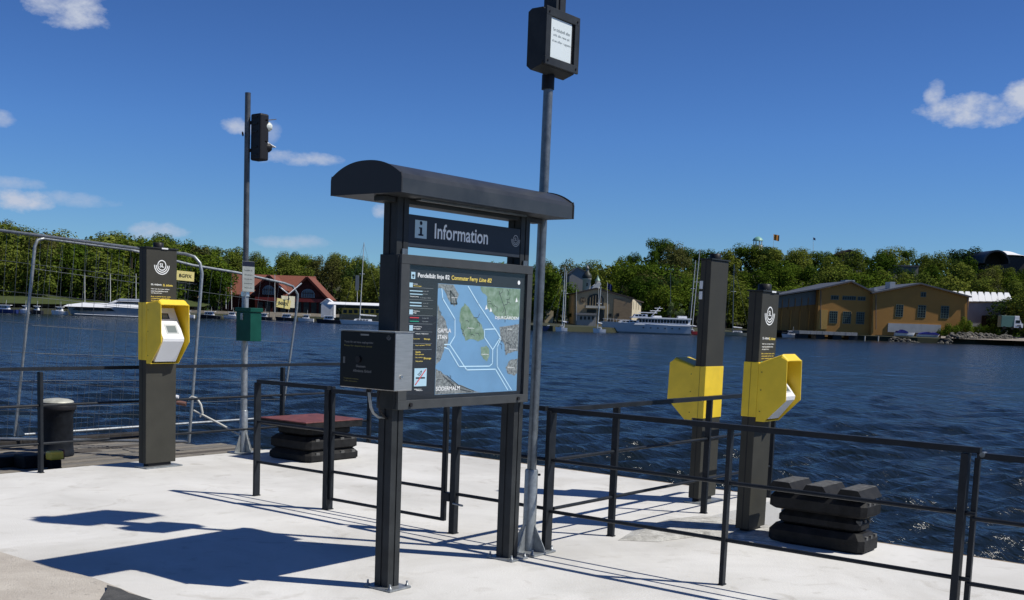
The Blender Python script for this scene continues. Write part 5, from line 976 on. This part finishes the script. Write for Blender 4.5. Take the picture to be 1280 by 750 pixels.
# sailboats
def sailboat(px0, px1, py, label, masts, hm=HW, bow=-1, cover=HW, D=None, mm=None):
    B_ = boat('sailboat', px0, px1, py, label, 'sailboat', bow, 1.05, .85, hm, D=D); f = B_.b[1]
    sup(B_, 'coachroof', .3, .7, .85, 1.35, HW, .5, (.8, .3)); band(B_, .38, .64, .98, 1.2, .5, (0, 0), 4)
    for (pxm, yt_, lean) in masts:
        xl = at(pxm, py, f).x-B_.b[0]; zt = at(pxm, yt_, f).z-B_.b[2]; lx = lean/FOC*f
        B_.lpart('mast', MB().tube([(xl, 0, .9), (xl+lx, 0, zt)], [.13, .08], 8), mm or mat('mast_alloy', (.60, .60, .57), .35, .2)); B_.lpart('spreader', MB().tube([(xl+lx*.55-.6, 0, .9+(zt-.9)*.6), (xl+lx*.55+.6, 0, .9+(zt-.9)*.6)], .05, 5), WHITEP)
        s1 = -bow*B_.L*.48
        for e_ in (s1, -s1): B_.lpart('stay', MB().tube([(e_, 0, 1.0), (xl+lx, 0, zt-.2)], .022, 4), GALVD)
        B_.lpart('boom_cover', MB().tube([(xl+.1, 0, 2.3), (xl-bow*B_.L*.36, 0, 2.15)], [.17, .11], 8), cover)
    return B_
sailboat(424.5, 482, 404.8, 'white sailboat with tall mast in front of the orange restaurant boat', [(449.5, 303, 3)], D=262)
sailboat(694, 709, 412.8, 'small white sailboat with mast just right of the tall pole', [(702.5, 333, .5)], D=262); sailboat(678, 692, 412.3, 'sailboat with blue cover half hidden by the tall pole', [(704.8, 338, .5)], cover=HB, hm=HB, D=266)
sailboat(741, 757, 414.6, 'white sailboat moored under the flagpoles at the bow of the large yacht', [(746.5, 358, 2)], D=258)
sailboat(857, 872, 418.5, 'sailboat with two tall leaning masts at the stern of the large yacht', [(861.5, 325, 3), (864.6, 311, 4.5)], hm=mat('hull_red', (.42, .03, .03), .4), D=292)
sailboat(905, 937, 419.5, 'beige hulled sailboat between the two right reader columns', [(915.5, 330, -3)], hm=mat('hull_beige', (.36, .32, .22), .5), D=296, mm=GALVD)
pole('sailboat_mast', 838.2, 341, 404, 300, 'thin dark mast behind the large yacht', 'mast', w_=.07, m=GALVD)
# small motor boats
MBT = [(-14, 22, 391.3, HB, 'small blue and white motor boat at the far left edge', 258), (24, 38, 391.6, HW, 'small white boat left of the leaning fence post', 259), (38, 53, 391.8, DHB, 'small dark boat with white cabin under the fence post', 259), (64, 84, 392.4, HW, 'white day boat moored ahead of the long yacht bow', 258), (246, 276, 394.5, DHB, 'dark motor boat with white cabin beside the second fence leg', 290),
       (395, 426, 402.6, DHB, 'dark workboat with wheelhouse in front of the red hall', 272), (318, 340, 399.2, DHB, 'low dark open boat under the quay of the red hall', 298), (222, 243, 394.2, HW, 'white motor boat just right of the left reader column', 285), (279, 300, 398.2, HW, 'white cabin boat under the left end of the red hall', 300), (301, 317, 398.8, HB, 'small blue hulled boat left of the signal pole letter box', 299), (344, 371, 400.2, DHB, 'dark motor boat under the larger red gable', 297), (4, 16, 390.6, HW, 'tiny white boat behind the blue motor boat', 268), (372, 392, 401.0, HW, 'white day boat left of the dark workboat', 292), (977, 1000, 421.2, HW, 'small white boat under the glazed wing of the ochre hall', 300), (936, 950, 419.6, HW, 'small white motor boat left of the right reader column', 300)]
for (a, b_, y, hm, lb, D) in MBT:
    B_ = boat('motor_boat', a, b_, y, lb, 'boat', -1, 1.0, .8, hm, beam=max(1.7, (b_-a)/FOC*D*.32), D=D)
    sup(B_, 'cabin', .3, .72, .85, 1.7, HW, .6, (.6, .2)); band(B_, .38, .68, 1.15, 1.5, .6, (.3, 0), 3); sup(B_, 'cabin_roof', .32, .78, 1.72, 1.85, HW, .66, (.2, 0)); fit(B_, 'rail', [(.02, 0, 1.35), (.3, -.5, 1.3)], .03, GALV); fit(B_, 'antenna', [(.6, 0, 1.8), (.62, 0, 3.0)], .025, WHITEP)
B_ = boat('tarpaulined_boat', 1118, 1143, 424, 'upturned white dinghy with blue tarpaulin in front of the pale plinth', 'boat', 1, .7, .6, HW, D=298, dz=1.7); TB = mat('blue_tarpaulin', (.012, .018, .20), .5, 0, .25, 1, .4, 3)
def tarp(B_, x0, x1, z0, z1, seed):
    rq_ = random.Random(seed); n_ = 9; pts_ = [((x0+(x1-x0)*i/n_-.5)*B_.L, z0+(z1-z0)*(sin(pi*i/n_)**.5)*rq_.uniform(.6, 1)) for i in range(n_+1)]
    B_.lpart('tarpaulin', MB().prism([((x0-.5)*B_.L, z0-.02)]+pts_+[((x1-.5)*B_.L, z0-.02)], 'y', -.9, .9), TB)
tarp(B_, .05, .62, .55, 1.5, 2); B2_ = boat('tarpaulined_boat', 1146, 1174, 424.5, 'long dinghy wrapped in blue tarpaulin before the pale plinth', 'boat', 1, .6, .5, HW, D=298, dz=1.6); tarp(B2_, .05, .95, .45, 1.3, 3)
# orange restaurant boat
Ro = far('restaurant_boat', 450, 398, 276, 'orange and white restaurant boat with long white roof behind the white sailboat', 'boat'); rect(Ro, 'hull', 276, 5, 424, 393.5, 486, 401, TEAK, zb=-1.3)
rect(Ro, 'deckhouse', 276.5, 4, 427, 385.8, 484, 393.6, mat('orange_canvas', (.85, .44, .06), .7, 0, .3, 1.5)); rect(Ro, 'dark_gallery', 276.8, 3.5, 420, 382.2, 486, 385.9, GLASSD); xr0, zr1 = L2(410, 376.8, 276); xr1, zr0 = L2(488, 382.6, 276); Ro.part('roof', MB().prism([(275.2, zr0), (278.5, zr1), (281.8, zr0), (281.8, zr0-.1), (275.2, zr0-.1)], 'x', xr0, xr1), WHT)
for i in range(8): rect(Ro, 'window', 276.42, .07, 429+i*6.8, 387.2, 433.5+i*6.8, 391.5, GLASSD)
Tn = far('white_kiosk_tent', 409, 390, 284, 'small white pitched tent at the right end of the red hall', 'tent'); gable(Tn, 284, 4, [(401.5, 379), (409, 373.5), (417.5, 379.5)], WHT, WHT, .2, zbot=.3, rt_=.1)
# floating timber pontoon right
Fp = far('floating_pontoon', 1035, 424, 292, 'weathered floating timber jetty in front of the ochre boat hall', 'jetty')
for i in range(10):
    px = 999+i*7.3; rect(Fp, 'deck_plank_section', 292+.02*(i % 2), 6, px, 413.2+.28*i, px+7.1, 417.2+.28*i, mat('jetty_grey', (.34, .33, .31), .85, 0, .2, .6))
for px in (1004, 1025, 1046, 1066): rect(Fp, 'float', 292.6, 4, px-5, 417.6, px+6, 424.5, DHB, zb=-1.4)
for px in (1081, 1098): q_ = at(px, 422, 288); Fq = Far('mooring_post', q_.x, 288, -1, 'pale mooring post in the water %s' % ('at the right end of the jetty' if px < 1090 else 'below the joint of the ochre halls'), 'post'); Fq.part('post', MB().tube([(q_.x, 288, -1.6), (q_.x, 288, at(px, 420, 288).z)], .16, 8), mat('post_pale', (.5, .48, .42), .8))
# riprap stones
rk = random.Random(21); mb = MB()
for i in range(520):
    px = rk.uniform(1112, 1330); f = shore_f(at(px, 428, 300).x)+rk.uniform(-1.6, 2.2); r = at(px, 428, f).x; s_ = rk.uniform(.25, .75); z = -1.1+(f-shore_f(r)+1.6)*.5+rk.uniform(-.1, .2)
    bm = bmesh.new(); bmesh.ops.create_icosphere(bm, subdivisions=1, radius=s_)
    for v in bm.verts: v.co = Vector((v.co.x*rk.uniform(.7, 1.4), v.co.y*rk.uniform(.7, 1.2), v.co.z*rk.uniform(.5, .9)))+to_world((r, f, z))
    mb.frombm(bm)
tag(mb.build('shore_stones', mat('shore_stone', (.06, .057, .05), .9, 0, .1, .5, col2=(.15, .14, .12))), kind='stuff')
pa = MB(); a_ = [(1180, 424), (1330, 428), (1330, 414), (1215, 407)]
pv = []
for (px, py) in ((1176, 423), (1400, 428)):
    f = shore_f(at(px, py, 300).x); pv += [(at(px, py, f+1.5).x, f+1.5, .30), (at(px, py, f+26).x, f+26, 1.25)]
GRV = mat('shore_gravel', (.22, .19, .16), .95, 0, .25, .5); tag(MB().add([to_world(v) for v in (pv[0], pv[2], pv[3], pv[1])], [(0,1,2,3)]).build('gravel_yard', GRV), kind='structure')
# ================================================================ trees
def leaf_material(name, dark, light, bright):
    m = bpy.data.materials.new(name); m.use_nodes = True; t = m.node_tree; t.nodes.clear(); o = t.nodes.new('ShaderNodeOutputMaterial')
    g = t.nodes.new('ShaderNodeNewGeometry'); oi = t.nodes.new('ShaderNodeObjectInfo'); r1 = t.nodes.new('ShaderNodeValToRGB'); r1.color_ramp.elements[0].color = (*dark, 1); r1.color_ramp.elements[1].color = (*light, 1)
    t.links.new(g.outputs['Random Per Island'], r1.inputs[0]); mx_ = t.nodes.new('ShaderNodeMix'); mx_.data_type = 'RGBA'; t.links.new(oi.outputs['Random'], mx_.inputs['Factor']); t.links.new(r1.outputs[0], mx_.inputs['A'])
    r2 = t.nodes.new('ShaderNodeValToRGB'); r2.color_ramp.elements[0].color = (*light, 1); r2.color_ramp.elements[1].color = (*bright, 1); t.links.new(g.outputs['Random Per Island'], r2.inputs[0]); t.links.new(r2.outputs[0], mx_.inputs['B'])
    d = t.nodes.new('ShaderNodeBsdfDiffuse'); tl = t.nodes.new('ShaderNodeBsdfTranslucent'); ms = t.nodes.new('ShaderNodeMixShader'); ms.inputs[0].default_value = .28
    t.links.new(mx_.outputs['Result'], d.inputs[0]); t.links.new(mx_.outputs['Result'], tl.inputs[0]); t.links.new(d.outputs[0], ms.inputs[1]); t.links.new(tl.outputs[0], ms.inputs[2]); t.links.new(ms.outputs[0], o.inputs[0]); return m
LEAF = {'green': leaf_material('leaf_green', (0.024, 0.052, 0.007), (0.070, 0.122, 0.015), (0.144, 0.184, 0.021)), 'yellow': leaf_material('leaf_yellow_green', (0.066, 0.099, 0.016), (0.138, 0.176, 0.030), (0.197, 0.212, 0.039)),
        'dark': leaf_material('leaf_dark', (0.015, 0.033, 0.011), (0.036, 0.068, 0.019), (0.054, 0.088, 0.021)), 'brown': leaf_material('leaf_bronze', (0.060, 0.061, 0.019), (0.108, 0.109, 0.034), (0.120, 0.136, 0.042)), 'pale': leaf_material('leaf_pale', (0.072, 0.102, 0.042), (0.144, 0.190, 0.079), (0.169, 0.218, 0.084))}
BARK = mat('bark', (.06, .05, .04), .9, 0, .3, 2)
def crown_mb(seed, kind, nleaf=1700):
    nleaf = int(nleaf*1.7)
    rn = random.Random(seed); H = 1.0; cl = []
    if kind == 'round': nC, R, zc, zr, rr_ = 30, .34, .54, .40, (.09, .17)
    elif kind == 'tall': nC, R, zc, zr, rr_ = 28, .22, .52, .43, (.07, .13)
    elif kind == 'poplar': nC, R, zc, zr, rr_ = 22, .10, .52, .44, (.06, .09)
    elif kind == 'sparse': nC, R, zc, zr, rr_ = 18, .27, .58, .36, (.05, .11)
    elif kind == 'conifer': nC, R, zc, zr, rr_ = 22, .0, .5, .4, (.05, .1)
    elif kind == 'shrub': nC, R, zc, zr, rr_ = 16, .55, .45, .30, (.16, .26)
    for i in range(nC):
        if kind == 'conifer':
            z = .12+.8*i/nC; a = rn.uniform(0, 6.28); q_ = (1-z)*.16; cl.append((Vector((cos(a)*q_, sin(a)*q_, z)), .04+.10*(1-z))); continue
        while True:
            v = Vector((rn.uniform(-1, 1), rn.uniform(-1, 1), rn.uniform(-1, 1)))
            if .25 < v.length < 1: break
        cl.append((Vector((v.x*R, v.y*R, zc+v.z*zr)), rn.uniform(*rr_)))
    tot = sum(c[1]**2 for c in cl); vs = []; fs = []
    for c, rad in cl:
        for k in range(int(nleaf*rad*rad/tot)):
            d = Vector((rn.gauss(0, 1), rn.gauss(0, 1), rn.gauss(0, 1))).normalized(); p = c+d*rad*rn.uniform(.62, 1.08); p.z = max(p.z, .05)
            nrm = (d+Vector((rn.uniform(-.8, .8), rn.uniform(-.8, .8), rn.uniform(-.2, .9)))).normalized(); a = nrm.orthogonal().normalized(); b_ = nrm.cross(a); ang = rn.uniform(0, 3.14); a, b_ = a*cos(ang)+b_*sin(ang), b_*cos(ang)-a*sin(ang)
            s_ = rn.uniform(.013, .027)*(1.7 if kind == 'shrub' else 1); n0 = len(vs); vs += [p-a*s_, p-b_*s_*.7, p+a*s_, p+b_*s_*.7+nrm*s_*.3]; fs.append((n0, n0+1, n0+2, n0+3))
    return MB().add(vs, fs), cl
def trunk_mb(cl, seed, h0=.0):
    rn = random.Random(seed); mb = MB(); mb.tube([(0, 0, -.06), (.005, 0, .2), (-.004, .006, .45), (.0, 0, .72)], [.026, .020, .014, .006], 7)
    for c, rad in cl[:12]:
        z0 = max(.14, min(.6, c.z-.18)); mb.tube([(0, 0, z0), tuple(c*.5+Vector((0, 0, z0*.5+.01))), tuple(c)], [.009, .006, .002], 5)
    return mb
KINDS = []
for i, (kind, leaf, n_) in enumerate((('round', 'green', 1900), ('round', 'green', 1900), ('round', 'yellow', 1800), ('tall', 'green', 1700), ('round', 'dark', 1900), ('tall', 'yellow', 1500), ('sparse', 'brown', 800), ('poplar', 'dark', 1300), ('sparse', 'pale', 800), ('round', 'brown', 1500), ('conifer', 'dark', 1300), ('shrub', 'green', 1500))):
    cmb, cl = crown_mb(100+i, kind, n_); KINDS.append((kind, leaf, cmb.mesh('crown', LEAF[leaf]), trunk_mb(cl, i).mesh('trunk', BARK)))
WORD = {0: 'rounded mid green', 1: 'broad mid green', 2: 'rounded yellow-green', 3: 'tall green', 4: 'rounded dark green', 5: 'tall yellow-green', 6: 'sparse bronze-leaved', 7: 'slim dark', 8: 'sparse pale-leaved', 9: 'bronze-tinged round', 10: 'dark pointed conifer', 11: 'low green'}
def tree(r, f, z, h_, k, rz, wide, where, group, rowi=None):
    o = thing('tree' if k != 11 else 'shrub', to_world((r, f, z)), '%s %s %s' % (WORD[k], 'tree' if k != 11 else 'shrub', where), 'tree' if k != 11 else 'shrub', group, rz); o.scale = (h_*wide, h_*wide, h_)
    if rowi is not None: TL.append((px_of(r, f, z)[0], o, rowi))
    for nm, me in (('crown', KINDS[k][2]), ('trunk', KINDS[k][3])):
        c = bpy.data.objects.new(nm, me); C.objects.link(c); c.parent = o
rt_ = random.Random(77)
ZN = ((-20, 'beyond the left picture edge'), (22, 'at the left picture edge'), (50, 'behind the leaning fence post'), (85, 'above the day boat'), (115, 'above the long yacht bow'), (145, 'above the long yacht middle'), (180, 'left of the left reader column'), (222, 'behind the left reader column'), (250, 'above the beige house'), (285, 'between beige house and signal pole'), (318, 'behind the signal pole'), (350, 'behind the smaller red gable'), (385, 'behind the larger red gable'), (412, 'right of the red gable'), (445, 'above the restaurant boat'), (475, 'right of the tall white mast'), (520, 'behind the left kiosk post'), (580, 'behind the left half of the map'), (640, 'behind the right half of the map'), (680, 'behind the tall pole'), (712, 'above the cream house'), (742, 'around the domed tower'), (772, 'above the stone hall'), (800, 'at the right end of the stone hall'), (830, 'above the large yacht bridge'), (860, 'above the large yacht stern'), (890, 'behind the tall reader column'), (925, 'right of the tall reader column'), (955, 'below the turquoise pavilion'), (985, 'above the glazed wing'), (1020, 'above the left ochre hall corner'), (1050, 'above the left ochre gable'), (1085, 'below the dark hill house'), (1110, 'above the joint of the ochre halls'), (1145, 'left of the right ochre gable'), (1180, 'right of the right ochre gable'), (1215, 'above the white scalloped hall'), (1250, 'below the dark arched stand'), (1285, 'behind the box van'), (9999, 'beyond the right picture edge'))
def zone(px):
    for lim, s in ZN:
        if px < lim: return s
RW = ('by the shore', 'low on the slope', 'low on the slope', 'halfway up', 'halfway up', 'near the hilltop', 'on the skyline')
TL = []
ntree = 0
for row, d in enumerate((30, 46, 60, 76, 94, 114, 134)):
    px = -70+row*7
    while px < 1350:
        r0_ = at(px, 400, 300).x; f = shore_f(r0_*1.1)+d+rt_.uniform(-4, 4); r = at(px, 400, f).x; step = rt_.uniform(6.4, 9.4)*FOC/f*(1+.10*row*.5); pxx = px; px += step
        if row == 0 and not (-80 < pxx < 232 or 470 < pxx < 712 or 808 < pxx < 968 or pxx > 1268): continue
        if row == 1 and (270 < pxx < 420 or 1018 < pxx < 1215): continue
        if row <= 2 and 704 < pxx < 772: continue
        if row in (3, 4) and 706 < pxx < 740: continue
        if f > FT+12: continue
        z = terr(r, f); zm = sky_z(r, f); zz = zm-z; h_ = rt_.uniform(11, 17) if row < 6 else zz*rt_.uniform(.9, 1.06)
        if pxx < 250: h_ *= 1.25
        if row == 6: h_ = max(7, zz+rt_.uniform(-2.2, .8))
        h_ = min(h_, zz+rt_.uniform(-1.5, .3)); 
        if h_ < 4: continue
        u = rt_.random()
        if pxx < 300: k = rt_.choice((0, 1, 4, 0, 2, 6, 7, 8, 2, 3, 1, 5))
        elif 700 < pxx < 1000: k = rt_.choice((0, 1, 2, 4, 2, 0, 3, 9, 2, 5))
        else: k = rt_.choice((0, 1, 2, 4, 5, 2, 0, 3, 2, 9))
        if row == 6 and rt_.random() < .18: k = rt_.choice((6, 8, 10, 7))
        if pxx < 60 and k in (6, 8): k = 9
        wide = rt_.uniform(.8, 1.45) if h_ > 9 else rt_.uniform(1.2, 1.7)
        tree(r, f, z-.3, h_, k, rt_.uniform(0, 6.28), wide, zone(pxx)+' '+RW[row], 'trees on the far shore', row); ntree += 1
byl = {}
for q_ in TL: byl.setdefault(q_[1]['label'], []).append(q_)
ORD = ['leftmost', 'second from left', 'third from left', 'fourth from left', 'fifth from left', 'sixth from left']
for lb_, it in byl.items():
    if len(it) > 1:
        it.sort(key=lambda q_: q_[0])
        for i_, q_ in enumerate(it): q_[1]['label'] = ('rightmost' if i_ == len(it)-1 else ORD[min(i_, 5)])+' '+lb_
# singled-out trees
for (px, ytop, D, k, wide) in ((826, 296, 424, 0, 1.5), (1206, 306, 420, 4, 1.5), (1268, 366, 316, 4, 1.3), (1285, 362, 318, 3, 1.2), (372, 313, 425, 3, 1.2), (845, 375, 292, 8, 1.0), (252, 312, 320, 0, 1.0), (268, 318, 318, 3, 1.1), (277, 330, 316, 0, .9), (934, 303, 418, 1, 1.3), (957, 304, 417, 4, 1.3), (946, 306, 415, 2, 1.2)):
    a = at(px, ytop, D); z = terr(a.x, D)-.2; tree(a.x, D, z, a.z-z, k, px, wide, {826: 'crowning the hilltop above the large white yacht', 1206: 'standing dome-shaped on the skyline left of the dark arched stand', 1268: 'directly behind the box van', 1285: 'cut by the right edge behind the box van', 372: 'highest over the red hall roof', 845: 'just behind the stern of the large yacht', 252: 'just right of the beige house', 268: 'left of the red hall, behind the white pole', 277: 'touching the left end of the red hall', 934: 'hugging the left foot of the turquoise pavilion', 957: 'hugging the right foot of the turquoise pavilion', 946: 'right under the turquoise pavilion'}[px], None); 
for (px, ytop, D, wide, lb, k) in ((1186, 402, 300, 1.1, 'at the water side of the right ochre hall', 11), (1204, 393, 302, .62, 'tall and olive beside the right ochre hall corner', 11), (1226, 403, 310, .8, 'low beside the gravel yard', 11), (1240, 402, 312, .8, 'low in front of the dark container', 11)):
    a = at(px, ytop, D); z = .3; tree(a.x, D, z, a.z-z, k, px, wide, lb, None)
# ground cover that closes the wood between the trunks
ub = MB(); rn = random.Random(4)
for i in range(16000):
    r = rn.uniform(-170, 210); s = shore_f(r); d = rn.uniform(34, 150); f = s+d
    if f > FT+10: continue
    z = terr(r, f)+rn.uniform(0, 1)**1.5*4.5; a = rn.uniform(0, 3.14); s_ = rn.uniform(.5, 1.0); c = to_world((r, f, z)); e1 = Vector((cos(a), sin(a), rn.uniform(-.5, .5)))*s_; e2 = Vector((rn.uniform(-.5, .5), rn.uniform(-.5, .5), 1))*s_*.8
    ub.add([c-e1, c-e2, c+e1, c+e2], [(0,1,2,3)])
tag(ub.build('undergrowth', LEAF['dark']), kind='stuff')
